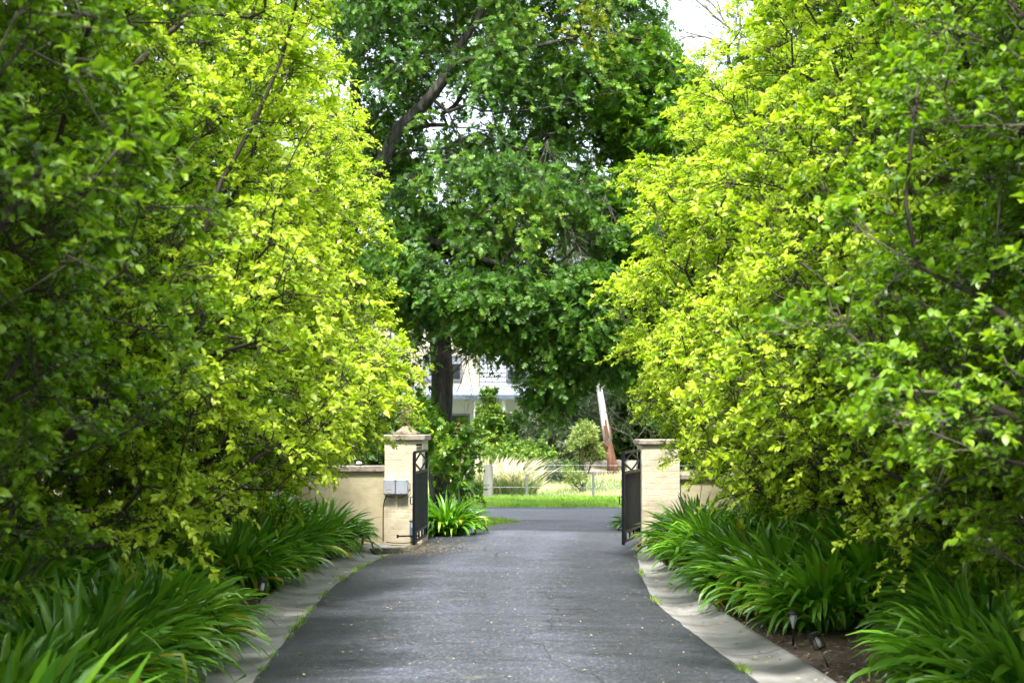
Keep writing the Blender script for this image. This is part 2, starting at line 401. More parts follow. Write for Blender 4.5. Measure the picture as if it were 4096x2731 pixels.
def asphalt_mat(name, street=False):
    m, nt, bs, L = nmat(name)
    tcn = nt.nodes.new('ShaderNodeTexCoord'); O = tcn.outputs['Object']
    n1 = mk(nt, 'ShaderNodeTexNoise', Scale=.75, Detail=9, Roughness=.72); L.new(O, n1.inputs['Vector'])
    c1 = ramp(nt, n1.outputs['Fac'], [(.32, (.010, .011, .016)), (.5, (.022, .027, .040)), (.68, (.060, .071, .102))] if not street else [(.3, (.065, .08, .095)), (.7, (.12, .145, .17))])
    # worn transverse streaks left by rain running off
    mp = nt.nodes.new('ShaderNodeMapping'); mp.inputs['Scale'].default_value = (.35, 3.6, 1); L.new(O, mp.inputs['Vector'])
    n2 = mk(nt, 'ShaderNodeTexNoise', Scale=1.3, Detail=8, Roughness=.68, Distortion=1.6); L.new(mp.outputs[0], n2.inputs['Vector'])
    c2 = ramp(nt, n2.outputs['Fac'], [(.38, (.014, .016, .021)), (.60, (.12, .13, .155))])
    a = nt.nodes.new('ShaderNodeMix'); a.data_type = 'RGBA'; a.inputs['Factor'].default_value = .22
    L.new(c1, a.inputs['A']); L.new(c2, a.inputs['B'])
    # fine stone chips
    v = mk(nt, 'ShaderNodeTexVoronoi', Scale=60); L.new(O, v.inputs['Vector'])
    c3 = ramp(nt, v.outputs['Color'], [(.2, (.012, .012, .014)), (.8, (.10, .10, .11)), (.97, (.42, .41, .39))])
    a2 = nt.nodes.new('ShaderNodeMix'); a2.data_type = 'RGBA'; a2.inputs['Factor'].default_value = .42
    L.new(a.outputs['Result'], a2.inputs['A']); L.new(c3, a2.inputs['B'])
    # moss and dust patches
    n5 = mk(nt, 'ShaderNodeTexNoise', Scale=1.3, Detail=9, Roughness=.75); L.new(O, n5.inputs['Vector'])
    r5 = nt.nodes.new('ShaderNodeMapRange'); r5.inputs['From Min'].default_value = .62; r5.inputs['From Max'].default_value = .74; r5.inputs['To Max'].default_value = .55
    L.new(n5.outputs['Fac'], r5.inputs['Value'])
    a3 = nt.nodes.new('ShaderNodeMix'); a3.data_type = 'RGBA'; a3.inputs['B'].default_value = (.17, .16, .075, 1)
    L.new(r5.outputs[0], a3.inputs['Factor']); L.new(a2.outputs['Result'], a3.inputs['A'])
    fin = a3.outputs['Result']
    if not street:   # lighter bluish bands through the middle, darker towards the margins
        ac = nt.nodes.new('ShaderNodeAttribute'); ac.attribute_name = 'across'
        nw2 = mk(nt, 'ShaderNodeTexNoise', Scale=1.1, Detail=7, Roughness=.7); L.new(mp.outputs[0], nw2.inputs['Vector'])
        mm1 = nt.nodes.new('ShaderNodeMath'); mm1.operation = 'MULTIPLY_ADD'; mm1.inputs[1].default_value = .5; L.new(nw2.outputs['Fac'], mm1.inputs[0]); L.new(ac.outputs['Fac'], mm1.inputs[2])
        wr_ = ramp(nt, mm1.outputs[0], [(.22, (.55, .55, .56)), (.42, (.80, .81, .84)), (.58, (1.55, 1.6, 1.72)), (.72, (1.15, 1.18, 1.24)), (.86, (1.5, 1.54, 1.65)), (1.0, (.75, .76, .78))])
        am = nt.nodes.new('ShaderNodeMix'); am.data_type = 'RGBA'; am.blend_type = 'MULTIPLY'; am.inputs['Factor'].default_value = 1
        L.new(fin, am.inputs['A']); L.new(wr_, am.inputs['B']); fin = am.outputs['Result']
    if not street:   # wavering hairline cracks
        wv = nt.nodes.new('ShaderNodeVectorMath'); wv.operation = 'SCALE'; wv.inputs['Scale'].default_value = .5
        nw = mk(nt, 'ShaderNodeTexNoise', Scale=1.2, Detail=6); L.new(O, nw.inputs['Vector']); L.new(nw.outputs['Color'], wv.inputs[0])
        va = nt.nodes.new('ShaderNodeVectorMath'); L.new(O, va.inputs[0]); L.new(wv.outputs[0], va.inputs[1])
        vc = nt.nodes.new('ShaderNodeTexVoronoi'); vc.feature = 'DISTANCE_TO_EDGE'; vc.inputs['Scale'].default_value = .42
        L.new(va.outputs[0], vc.inputs['Vector'])
        rc = nt.nodes.new('ShaderNodeMapRange'); rc.inputs['From Min'].default_value = .0015; rc.inputs['From Max'].default_value = .005; rc.inputs['To Min'].default_value = .7; rc.inputs['To Max'].default_value = 0
        L.new(vc.outputs['Distance'], rc.inputs['Value'])
        a4 = nt.nodes.new('ShaderNodeMix'); a4.data_type = 'RGBA'; a4.inputs['B'].default_value = (.012, .012, .012, 1)
        L.new(rc.outputs[0], a4.inputs['Factor']); L.new(fin, a4.inputs['A']); fin = a4.outputs['Result']
    L.new(fin, bs.inputs['Base Color'])
    rr = nt.nodes.new('ShaderNodeMapRange'); bs.inputs['Specular IOR Level'].default_value = .38; rr.inputs['To Min'].default_value = .42; rr.inputs['To Max'].default_value = .8
    L.new(n2.outputs['Fac'], rr.inputs['Value']); L.new(rr.outputs[0], bs.inputs['Roughness'])
    nb = mk(nt, 'ShaderNodeTexNoise', Scale=120, Detail=3); L.new(O, nb.inputs['Vector'])
    ad = nt.nodes.new('ShaderNodeMath'); ad.operation = 'ADD'; L.new(nb.outputs['Fac'], ad.inputs[0]); L.new(v.outputs['Distance'], ad.inputs[1])
    b = mk(nt, 'ShaderNodeBump', Strength=.6, Distance=.008); L.new(ad.outputs[0], b.inputs['Height']); L.new(b.outputs['Normal'], bs.inputs['Normal'])
    return m
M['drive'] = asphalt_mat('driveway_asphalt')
M['street'] = asphalt_mat('street_asphalt', True)
M['concrete'] = surf_mat('kerb_concrete', [(.25, (.11, .107, .10)), (.5, (.22, .215, .205)), (.75, (.33, .325, .31))], scale=2.6, rough=.85, bump=.4, bscale=90, detail=9, stops2=[(.35, (.08, .076, .07)), (.6, (.30, .295, .285))], scale2=3.1, f2=.35)
M['lawn'] = surf_mat('lawn_ground', [(.3, (.10, .19, .03)), (.55, (.19, .31, .05)), (.75, (.30, .38, .09))], scale=1.2, rough=.95, bump=.8, bscale=25, stops2=[(.3, (.10, .18, .03)), (.7, (.40, .42, .16))], scale2=16)
M['paddock'] = surf_mat('dry_lawn_ground', [(.3, (.15, .21, .07)), (.5, (.27, .30, .13)), (.7, (.40, .37, .22))], scale=.9, rough=.95, bump=.6, bscale=25, stops2=[(.3, (.20, .25, .08)), (.7, (.62, .56, .36))], scale2=9)
M['earth'] = surf_mat('garden_earth', [(.3, (.05, .07, .02)), (.7, (.11, .13, .04))], scale=.8, rough=.95, bump=.6, bscale=12)

# ------------------------------------------------------------------ setting: terrain, drive, street
def tz(y):
    t = min(1, max(0, (y - 42) / 14)); return .62 * t * t * (3 - 2 * t)

def grid_sheet(name, x0, x1, ys, zf, mat, nx=12, kind='structure'):
    vs = []; fs = []
    for y in ys:
        for i in range(nx + 1):
            x = x0 + (x1 - x0) * i / nx; vs.append((x, y, zf(x, y)))
    for r in range(len(ys) - 1):
        for i in range(nx):
            a = r * (nx + 1) + i; fs.append((a, a + 1, a + nx + 2, a + nx + 1))
    o = MB().add(vs, fs).build(name, mat, smooth=True); tag(o, kind=kind); return o

grid_sheet('ground', -900, 900, [-300, -30, 0, 20, 35, 42, 44, 46, 48, 50, 52, 54, 56, 70, 120, 300, 1500], lambda x, y: tz(y) - .02, M['earth'])
grid_sheet('paddock', -40, 40, [36.3, 38, 40, 42, 44, 46, 48, 50, 52, 54, 56, 62], lambda x, y: tz(y) - .008, M['paddock'], 20)

EL = [(-5.5, -6), (-2.6, -1), (-1.85, 4), (-1.72, 8), (-1.82, 12.1), (-1.93, 15.5), (-1.97, 19.5), (-1.74, 23), (-1.34, 26.7), (-.95, 28.3), (-.5, 29.7), (.15, 31.1), (.15, 31.7)]
ER = [(-1.5, -6), (1.1, -1), (1.75, 4), (1.85, 8), (1.73, 12.1), (1.56, 15.0), (1.46, 17.7), (1.62, 21.9), (1.99, 26.6), (2.5, 28.6), (3.2, 30.2), (4.4, 31.4), (4.4, 31.7)]

def resample(pts, n):
    """Catmull-Rom"""
    pts = [Vector((p[0], p[1], 0)) for p in pts]
    out = []
    m = len(pts) - 1
    for i in range(n + 1):
        t = i / n * m; k = min(int(t), m - 1); u = t - k
        p0, p1, p2, p3 = pts[max(k - 1, 0)], pts[k], pts[k + 1], pts[min(k + 2, m)]
        out.append(.5 * ((2 * p1) + (-p0 + p2) * u + (2 * p0 - 5 * p1 + 4 * p2 - p3) * u * u + (-p0 + 3 * p1 - 3 * p2 + p3) * u ** 3))
    return out
NE = 150
LE, RE = resample(EL, NE), resample(ER, NE)
# driveway sheet, slightly cambered, ragged edge
mb = MB(); vs = []; fs = []; K = 10
for i, (a, b) in enumerate(zip(LE, RE)):
    ra = noise.noise(Vector((i * .6, 0, 0))) * .02; rb = noise.noise(Vector((i * .6, 5, 0))) * .02
    for k in range(K + 1):
        u = k / K
        p = a.lerp(b, u); x = p.x + (ra if k == 0 else 0) + (rb if k == K else 0)
        vs.append((x, p.y, .034 + .035 * math.sin(PI * u) * min(1, max(0, (31 - p.y) / 3))))
for i in range(NE):
    for k in range(K):
        a = i * (K + 1) + k; fs.append((a, a + 1, a + K + 2, a + K + 1))
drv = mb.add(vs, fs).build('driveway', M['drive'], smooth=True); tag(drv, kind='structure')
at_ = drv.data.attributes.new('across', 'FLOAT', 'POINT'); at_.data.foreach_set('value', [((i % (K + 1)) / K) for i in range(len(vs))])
def xat(poly, y):
    for a, b in zip(poly, poly[1:]):
        if a.y <= y <= b.y and b.y > a.y: return a.x + (b.x - a.x) * (y - a.y) / (b.y - a.y)
    return poly[0].x if y < poly[0].y else poly[-1].x

# street
vs = [(-60, 34.0, .026), (-8, 33.6, .026), (-2, 33.3, .026), (-.7, 33.0, .026), (.1, 31.45, .026), (4.4, 31.4, .026), (60, 30.5, .026),
      (60, 36.2, .026), (4.4, 36.0, .026), (.1, 36.0, .026), (-.7, 36.0, .026), (-2, 36.0, .026), (-8, 36.0, .026), (-60, 36.2, .026)]
fs = [(i, i + 1, 12 - i, 13 - i) for i in range(6)]
tag(MB().add(vs, fs).build('street', M['street']), kind='structure')
# pale concrete strip at the far side of the street
mb = MB(); mb.box((0, 36.08, .02), (110, .10, .045))
tag(mb.build('street_edge', M['concrete']), kind='structure')

# kerb channels: dished concrete both sides of the drive up to the gate
def kerb(side, edge, y_end, W, y0=-4):
    prof = [(-.02, .020), (0, .030), (.10, .016), (.25, .012), (.40, .028), (.50, .056), (.55, .062), (.56, .0)]
    pts = [p for p in edge if y0 <= p.y <= y_end]
    vs = []; fs = []; n = len(prof)
    for i, p in enumerate(pts):
        w = W(p.y)
        q = pts[min(i + 1, len(pts) - 1)] - pts[max(i - 1, 0)]; q.normalize()
        nrm = Vector((-q.y, q.x, 0)) * (1 if side < 0 else -1)
        for s, z in prof:
            v = p + nrm * (s * w / .55) ; vs.append((v.x, v.y, z + .004))
    joint = lambda i: i % 9 == 4
    for i in range(len(pts) - 1):
        if joint(i):    # open joint between two castings
            for k in range(n):
                p0 = Vector(vs[i * n + k]); p1 = Vector(vs[(i + 1) * n + k]); q = p1 + (p0 - p1).normalized() * .014; vs[i * n + k] = tuple(p0); vs.append((q.x, q.y, q.z))
            m_ = len(vs) - n
            for k in range(n - 1):
                a = i * n + k; b = m_ + k; fs.append((a, a + 1, b + 1, b) if side > 0 else (a, b, b + 1, a + 1))
            continue
        for k in range(n - 1):
            a = i * n + k; fs.append((a, a + 1, a + n + 1, a + n) if side > 0 else (a, a + n, a + n + 1, a + 1))
    return MB().add(vs, fs)
WL = lambda y: .55 if y < 20 else max(.42, .55)
tag(kerb(-1, LE, 25.4, WL).build('kerb', M['concrete'], smooth=True), kind='structure')
tag(kerb(1, RE, 25.2, lambda y: .50 if y < 19 else max(.16, .50 - (y - 19) * .07)).build('kerb', M['concrete'], smooth=True), kind='structure')

# mulch beds
for side, edge in ((-1, LE), (1, RE)):
    vs = []; fs = []
    pts = [p for p in edge if -4 <= p.y <= 25.7]
    NX = 14
    for i, p in enumerate(pts):
        for k in range(NX + 1):
            u = k / NX; x = p.x + side * (.12 + u * 7); z = .012 + .06 * min(1, max(0, (u * 7 - .4))) + .02 * noise.noise(Vector((x * 2, p.y * 2, 0)))
            if u * 7 < .5: z = .006
            vs.append((x, p.y, z))
    for i in range(len(pts) - 1):
        for k in range(NX):
            a = i * (NX + 1) + k; f = (a, a + 1, a + NX + 2, a + NX + 1); fs.append(f if side > 0 else f[::-1])
    tag(MB().add(vs, fs).build('garden_bed', M['soil'], smooth=True), kind='structure')

# verges (short grass ground) around the wall and street
vs = [(-40, 26.6, .006), (-1.6, 26.6, .006), (-1.2, 27.2, .006), (-.9, 28.3, .006), (-.45, 29.7, .006), (.2, 31.1, .006), (.1, 31.5, .006), (-.7, 33.05, .006), (-2, 33.35, .006), (-40, 34, .006)]
tag(MB().add(vs, [tuple(range(10))]).build('verge', M['lawn']), kind='structure')
vs = [(2.3, 26.6, .006), (40, 26.6, .006), (40, 31.0, .006), (4.4, 31.45, .006), (3.2, 30.2, .006), (2.5, 28.6, .006)]
tag(MB().add(vs, [tuple(range(6))]).build('verge', M['lawn']), kind='structure')
vs = [(-40, 36.1, .008), (40, 36.1, .008), (40, 39.9, .008), (-40, 39.9, .008)]
tag(MB().add(vs, [(0, 1, 2, 3)]).build('verge', M['lawn']), kind='structure')

# ------------------------------------------------------------------ foliage machinery
def T_pear():
    # oval leaf, folded and curved: along +y, normal +z
    v = [(0, 0, 0), (0, .33, .02), (0, .68, 0), (0, 1, -.12), (-.27, .28, .09), (-.25, .62, .06), (.27, .28, .09), (.25, .62, .06)]
    f = [(0, 1, 4), (1, 5, 4), (1, 2, 5), (2, 3, 5), (0, 6, 1), (1, 6, 7), (1, 7, 2), (2, 7, 3)]
    return np.array(v), np.array(f)
def T_oval():
    v = [(0, 0, 0), (0, 1, -.08), (-.27, .32, .08), (-.22, .68, .05), (.27, .32, .08), (.22, .68, .05)]
    f = [(0, 3, 2), (0, 1, 3), (0, 4, 5), (0, 5, 1)]
    return np.array(v), np.array(f)
def T_oak():
    v = [(0, 0, 0), (0, .38, .02), (0, .66, .0), (0, 1.05, -.10), (-.46, .34, .06), (-.52, .74, .04), (-.26, 1.0, .0), (.46, .34, .06), (.52, .74, .04), (.26, 1.0, .0), (-.06, .45, .01), (.06, .45, .01)]
    f = [(0, 10, 4), (1, 2, 5), (2, 3, 6), (0, 7, 11), (1, 8, 2), (2, 9, 3), (0, 11, 10), (10, 11, 2)]
    return np.array(v), np.array(f)
def T_narrow():
    v = [(0, 0, 0), (-.10, .4, .0), (.10, .4, .03), (0, 1, -.15)]
    f = [(0, 2, 1), (1, 2, 3)]
    return np.array(v), np.array(f)

def norm(a):
    return a / np.maximum(np.linalg.norm(a, axis=-1, keepdims=True), 1e-9)

def leaves(template, pos, direc, nrm, size):
    tv, tf = template
    y = norm(direc); x = norm(np.cross(y, nrm)); z = np.cross(x, y)
    n = len(pos); k = len(tv)
    s = size[:, None, None]
    V = pos[:, None, :] + s * (tv[None, :, 0, None] * x[:, None, :] + tv[None, :, 1, None] * y[:, None, :] + tv[None, :, 2, None] * z[:, None, :])
    F = tf[None] + (np.arange(n) * k)[:, None, None]
    return V.reshape(-1, 3), F.reshape(-1, 3), k

def skeleton(limbs, centers, plen_w=.28, step=.3, wig=.10, rr=None, below=0.0):
    """limbs: polylines (first one is the trunk); centres are hung on the nearest cheap node"""
    rr = rr or random.Random(1)
    pos = []; par = []; plen = []
    def addn(p, q):
        pos.append(np.array(p, float)); par.append(q)
        plen.append(0 if q < 0 else plen[q] + np.linalg.norm(pos[-1] - pos[q])); return len(pos) - 1
    for li, pl in enumerate(limbs):
        pl = [np.array(p, float) for p in pl]
        if li == 0: cur = addn(pl[0], -1)
        else:
            d = [np.linalg.norm(p - pl[0]) for p in pos]; cur = int(np.argmin(d))
        for a, b in zip(pl, pl[1:]):
            n = max(1, int(np.linalg.norm(b - a) / .3))
            for i in range(1, n + 1):
                w = np.array([rr.uniform(-1, 1) for _ in range(3)]) * .02
                cur = addn(a + (b - a) * i / n + w, cur)
    nl = len(pos)
    C = np.asarray(centers)
    base = np.array(pos)
    d0 = np.array([np.min(np.linalg.norm(base - c, axis=1)) for c in C])
    order = np.argsort(d0)
    cap = nl + len(C) * 8 + 10
    A = np.zeros((cap, 3)); A[:nl] = base; PL = np.zeros(cap); PL[:nl] = plen
    cnt = nl; tips = np.zeros(len(C), int); tdir = np.zeros((len(C), 3))
    PAR = par[:]
    for ci in order:
        c = C[ci]
        D = c - A[:cnt]; d = np.sqrt((D ** 2).sum(1))
        cost = d + plen_w * PL[:cnt] + (.35 - below * .3) * np.maximum(0, -D[:, 2]) + below * np.maximum(0, D[:, 2])
        j = int(np.argmin(cost)); dj = d[j]
        n = max(1, min(7, int(dj / step)))
        a = A[j].copy(); cur = j
        bend = np.array([rr.uniform(-1, 1), rr.uniform(-1, 1), rr.uniform(-.2, 1)]) * dj * wig
        for i in range(1, n + 1):
            t = i / n
            p = a + (c - a) * t + bend * 4 * t * (1 - t) * .5
            A[cnt] = p; PAR.append(cur); PL[cnt] = PL[cur] + np.linalg.norm(p - A[cur]); cur = cnt; cnt += 1
        tips[ci] = cur; tdir[ci] = norm(A[cur] - A[PAR[cur]])
    A = A[:cnt]; PAR = np.array(PAR)
    w = np.zeros(cnt); w[tips] += 1
    for i in range(cnt - 1, -1, -1):
        if PAR[i] >= 0: w[PAR[i]] += w[i]
    return A, PAR, w, tips, tdir, nl

def branch_mesh(mb, A, PAR, w, rt, rmin=.004, rbase=None, power=.5):
    n = len(A)
    main = np.full(n, -1); best = np.zeros(n)
    for i in range(n):
        p = PAR[i]
        if p >= 0 and w[i] >= best[p] and w[i] > 0: best[p] = w[i]; main[p] = i
    R = np.maximum(rmin, rt * np.power(np.maximum(w, .5), power))
    for i in range(n):
        p = PAR[i]
        if w[i] <= 0: continue
        if p >= 0 and main[p] == i: continue
        chain = [i]
        while main[chain[-1]] >= 0: chain.append(main[chain[-1]])
        path = [A[k] for k in chain]; rad = [R[k] for k in chain]
        if p >= 0: path = [A[p]] + path; rad = [rad[0]] + rad
        else: rad[0] *= 1.45; rad[min(1, len(rad) - 1)] *= 1.15
        if len(path) < 2: continue
        mr = max(rad)
        mb.tube(path, rad, 10 if mr > .07 else 6 if mr > .025 else 4 if mr > .012 else 3, cap=False)
    return R

def foliage(C, tdir, axis_pt, nt, nl, tl, ls, template, tw_mb=None, up=.35, spread=.8, nup=1.0, nrand=.55, droop=.25, vari=None, tipbias=.35, g=None, twr=.0028, tpow=.6, lrand=.08, szv=0.0):
    """twigs at each cluster centre, leaves along each twig"""
    g = g or rng
    Mn = len(C)
    out = norm(C - axis_pt)
    d = norm(tdir[:, None, :] * .6 + out[:, None, :] * .45 + np.array([0, 0, up]) + g.normal(size=(Mn, nt, 3)) * spread)
    L = tl * g.uniform(.55, 1.35, size=(Mn, nt, 1))
    st = C[:, None, :] + g.normal(size=(Mn, nt, 3)) * .03
    t = (np.arange(nl)[None, None, :, None] + g.uniform(0, 1, size=(Mn, nt, nl, 1))) / nl
    t = .12 + .9 * t ** tpow
    pos = st[:, :, None, :] + d[:, :, None, :] * (L[:, :, None, :] * t)
    pos = pos + np.array([0, 0, -1]) * (L[:, :, None, :] * t ** 2 * droop)
    r = g.normal(size=(Mn, nt, nl, 3))
    side = norm(r - (r * d[:, :, None, :]).sum(-1, keepdims=True) * d[:, :, None, :])
    ld = norm(side * .9 + d[:, :, None, :] * .65 + np.array([0, 0, -droop]))
    nr = norm(np.array([0, 0, nup]) + out[:, None, None, :] * .35 + g.normal(size=(Mn, nt, nl, 3)) * nrand)
    N = Mn * nt * nl
    size = ls * g.uniform(.65, 1.25, size=N)
    size = size * np.repeat(g.uniform(1 - szv, 1 + szv, Mn), nt * nl)
    V, F, k = leaves(template, pos.reshape(N, 3), ld.reshape(N, 3), nr.reshape(N, 3), size)
    base = g.uniform(0, 1, size=(Mn, 1, 1)) if vari is None else vari[:, None, None]
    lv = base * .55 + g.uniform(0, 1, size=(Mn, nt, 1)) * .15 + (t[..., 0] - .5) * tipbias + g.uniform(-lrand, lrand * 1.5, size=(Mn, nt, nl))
    lv = np.clip(lv, 0, 1).reshape(N)
    if tw_mb is not None:
        e = st + d * L + np.array([0, 0, -1]) * L * droop
        m_ = st + d * L * .5 + np.array([0, 0, -1]) * L * .25 * droop
        for i in range(Mn):
            for j in range(nt):
                tw_mb.tube([st[i, j], m_[i, j], e[i, j]], [twr * 1.3, twr, twr * .5], 3, cap=False)
    return V, F, np.repeat(lv, k)

def env_samples(n, fn, lo, hi, seed, nscale=.8, thr=-.25, shell=0.0):
    """rejection samples: fn(p) returns depth inside (0 at the skin, 1 at the core) or None"""
    r = random.Random(seed); out = []; off = Vector((seed * 7.3, seed * 3.1, 0))
    tries = 0
    while len(out) < n and tries < n * 60:
        tries += 1
        p = Vector((r.uniform(lo[0], hi[0]), r.uniform(lo[1], hi[1]), r.uniform(lo[2], hi[2])))
        d = fn(p)
        if d is None: continue
        if r.random() < shell * d: continue
        if noise.noise(p * nscale + off) < thr: continue
        out.append(p)
    return np.array(out)

# ------------------------------------------------------------------ ornamental pears
def pear_env(seed, H=9.5, R=2.7):
    off = Vector((seed * 11.1, 0, 0))
    def fn(p):
        z = p.z
        if z < .95 or z > H: return None
        a = math.atan2(p.y, p.x)
        if z < 2.6: R0 = R * (.62 + .38 * min(1, (z - .95) / 1.1) ** .7)
        else: R0 = R * (1 - ((z - 2.6) / (H - 2.6)) ** 1.5)
        R0 *= 1 + .30 * noise.noise(Vector((math.cos(a) * 1.6, math.sin(a) * 1.6, z * .75)) + off) + .22 * noise.noise(Vector((math.cos(a) * 4, math.sin(a) * 4, z * 2.2)) + off)
        r = math.hypot(p.x, p.y)
        if r > R0: return None
        return 1 - r / R0
    return fn

def make_pear(seed, template, ncl, nt, nl, H=11.5, R=2.7, leaf=.07, shade_tone=False):
    rr = random.Random(seed); g = np.random.default_rng(seed)
    fn = pear_env(seed, H, R)
    C = env_samples(ncl, fn, (-R * 1.3, -R * 1.3, .7), (R * 1.3, R * 1.3, H), seed, nscale=1.0, thr=-.18, shell=.85)
    trunk = [(0, 0, 0), (.03, .02, .6), (-.02, .03, 1.3), (.04, -.03, 2.6), (0, .02, 4.2), (.03, 0, 6), (0, 0, H - 1.2)]
    limbs = [trunk]
    for i in range(13):
        a = i * 2.4 + rr.uniform(-.4, .4); z0 = .8 + i * .42
        r1 = R * (.75 if z0 < 3 else .75 * (1 - (z0 - 3) / (H - 1)))
        z1 = z0 + rr.uniform(.7, 1.6)
        ca, sa = math.cos(a), math.sin(a)
        limbs.append([(0, 0, z0), (ca * r1 * .35, sa * r1 * .35, z0 + (z1 - z0) * .3), (ca * r1, sa * r1, z1 + rr.uniform(0, .5))])
    A, PAR, w, tips, tdir, nl_ = skeleton(limbs, C, rr=rr)
    mb = MB()
    branch_mesh(mb, A, PAR, w, .0042, rmin=.005)
    # young, yellow growth sits at the skin of the crown
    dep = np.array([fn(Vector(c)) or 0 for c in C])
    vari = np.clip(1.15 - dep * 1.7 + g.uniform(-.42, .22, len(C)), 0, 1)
    if shade_tone: vari = vari * .28  # deeper green leaf colour, with shade painted in for the nearest pears
    axis = np.stack([np.zeros(len(C)), np.zeros(len(C)), C[:, 2] - .6], 1)
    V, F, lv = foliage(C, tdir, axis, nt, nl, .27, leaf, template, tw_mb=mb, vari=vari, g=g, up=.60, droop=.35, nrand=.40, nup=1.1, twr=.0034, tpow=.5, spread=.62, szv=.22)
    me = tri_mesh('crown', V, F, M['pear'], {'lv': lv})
    tr = bpy.data.meshes.new('trunk'); tr.from_pydata(mb.v, [], mb.f); tr.materials.append(M['bark'])
    tr.polygons.foreach_set('use_smooth', [True] * len(tr.polygons)); tr.update()
    return me, tr
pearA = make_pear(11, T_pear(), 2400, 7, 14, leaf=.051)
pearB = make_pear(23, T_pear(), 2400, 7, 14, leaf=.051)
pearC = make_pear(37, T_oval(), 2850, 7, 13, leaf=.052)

pearD = make_pear(52, T_pear(), 2650, 7, 13, leaf=.054, shade_tone=True)

def put_tree(name, me, tr, x, y, rz, s, label, cat, group, sx=1):
    t = empty(name, (x, y, 0), rz); t.scale = (s * sx, s, s)
    tag(t, label, cat, group)
    link('trunk', tr, t); link('crown', me, t)
    return t
pears = [
    (pearA, -4.6, 1.6, 0.3, 1.0, 'unseen pear tree left of the camera, kept to shade the row'),  # out of view, kept as a shade caster for the left row
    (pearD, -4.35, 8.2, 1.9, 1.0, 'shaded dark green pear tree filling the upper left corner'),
    (pearA, -4.15, 12.6, 4.0, 1.02, 'leaning mid green pear tree whose branches reach over the drive on the left'),
    (pearC, -4.2, 17.0, 2.2, 1.0, 'yellow green pear tree in the left row, one before the gate wall'),
    (pearC, -4.32, 21.4, 5.1, 1.0, 'bright yellow green pear tree beside the left gate pillar with its finial'),
    (pearB, 4.7, 1.8, 5.0, 1.0, 'unseen pear tree right of the camera, kept to shade the row'),  # out of view, kept as a shade caster for the right row
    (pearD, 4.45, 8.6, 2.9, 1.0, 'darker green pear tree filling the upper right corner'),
    (pearB, 4.3, 12.9, .8, 1.0, 'bright green pear tree on the right, above the solar lamp in the mulch'),
    (pearC, 4.25, 17.2, .5, 1.0, 'lime green pear tree on the right, second back from the gate'),
    (pearC, 4.5, 21.6, 3.4, 1.0, 'lime yellow pear tree overhanging the right gate pillar'),
]
for (me, tr), x, y, rz, s, lab in pears:
    put_tree('pear_tree', me, tr, x, y, rz, s, lab, 'tree', 'pear trees lining the driveway')

# ------------------------------------------------------------------ oaks over the street
def ell_env(ells, nz=.22):
    def fn(p):
        best = None
        for c, r in ells:
            q = Vector(((p.x - c[0]) / r[0], (p.y - c[1]) / r[1], (p.z - c[2]) / r[2]))
            l = q.length * (1 + nz * noise.noise(p * .7))
            if l < 1: best = max(best or 0, 1 - l)
        return best
    return fn
def bbox(ells):
    lo = [min(c[i] - r[i] for c, r in ells) - .2 for i in range(3)]; hi = [max(c[i] + r[i] for c, r in ells) + .2 for i in range(3)]
    return lo, hi
def make_tree(name, origin, ells, limbs, ncl, nt, nl, tl, leaf, template, lmat, bmat, seed, label, cat='tree', group=None, rt=.006, thr=-.1, nscale=.8, shell=.3, power=.5, tw=True, up=.1, droop=.3, spread=.9, nup=.8, nrand=.7, wig=.12, tipbias=.3, vari_fn=None, rmin=.006, avoid=None, below=0.0):
    """origin: foot of the tree in the world; ells and limbs in world coordinates"""
    g = np.random.default_rng(seed); rr = random.Random(seed)
    o = Vector(origin)
    ells = [((c[0] - o.x, c[1] - o.y, c[2] - o.z), r) for c, r in ells]
    limbs = [[tuple(Vector(p) - o) for p in l] for l in limbs]
    fn = ell_env(ells); lo, hi = bbox(ells)
    C = env_samples(ncl, fn, lo, hi, seed, nscale=nscale, thr=thr, shell=shell)
    if avoid:      # the crown is open in front of its heavy limbs
        keep = []
        for c in C:
            ok = True
            for pl in avoid:
                for a, b in zip(pl, pl[1:]):
                    a = Vector(a) - o; b = Vector(b) - o
                    ab = b - a; t_ = max(0, min(1, (Vector(c) - a).dot(ab) / ab.length_squared)); q = a + ab * t_
                    if math.hypot(c[0] - q.x, c[2] - q.z) < .36 and c[1] < q.y + .3 and rr.random() < .88: ok = False
            keep.append(ok)
        C = C[np.array(keep)]
    A, PAR, w, tips, tdir, _ = skeleton(limbs, C, rr=rr, wig=wig, below=below)
    mb = MB(); branch_mesh(mb, A, PAR, w, rt, rmin=rmin, power=power)
    cz = np.array([np.mean([e[0][i] for e in ells]) for i in range(3)])
    vari = g.uniform(0, 1, len(C))
    if vari_fn is not None: vari = vari_fn(C + np.array(o), vari)
    V, F, lv = foliage(C, tdir, np.broadcast_to(cz, C.shape), nt, nl, tl, leaf, template, tw_mb=mb if tw else None, g=g, up=up, droop=droop, spread=spread, nup=nup, nrand=nrand, tipbias=tipbias, vari=vari)
    me = tri_mesh('crown', V, F, lmat, {'lv': lv})
    tr = bpy.data.meshes.new('trunk'); tr.from_pydata(mb.v, [], mb.f); tr.materials.append(bmat)
    tr.polygons.foreach_set('use_smooth', [True] * len(tr.polygons)); tr.update()
    if name is None: return me, tr
    t = empty(name, o); tag(t, label, cat, group)
    link('trunk', tr, t); link('crown', me, t)
    return t

def E(px, py, Y, rx, ry, rz):
    return (tuple(P(px, py, Y)), (rx, ry, rz))
def PP(px, py, Y): return tuple(P(px, py, Y))

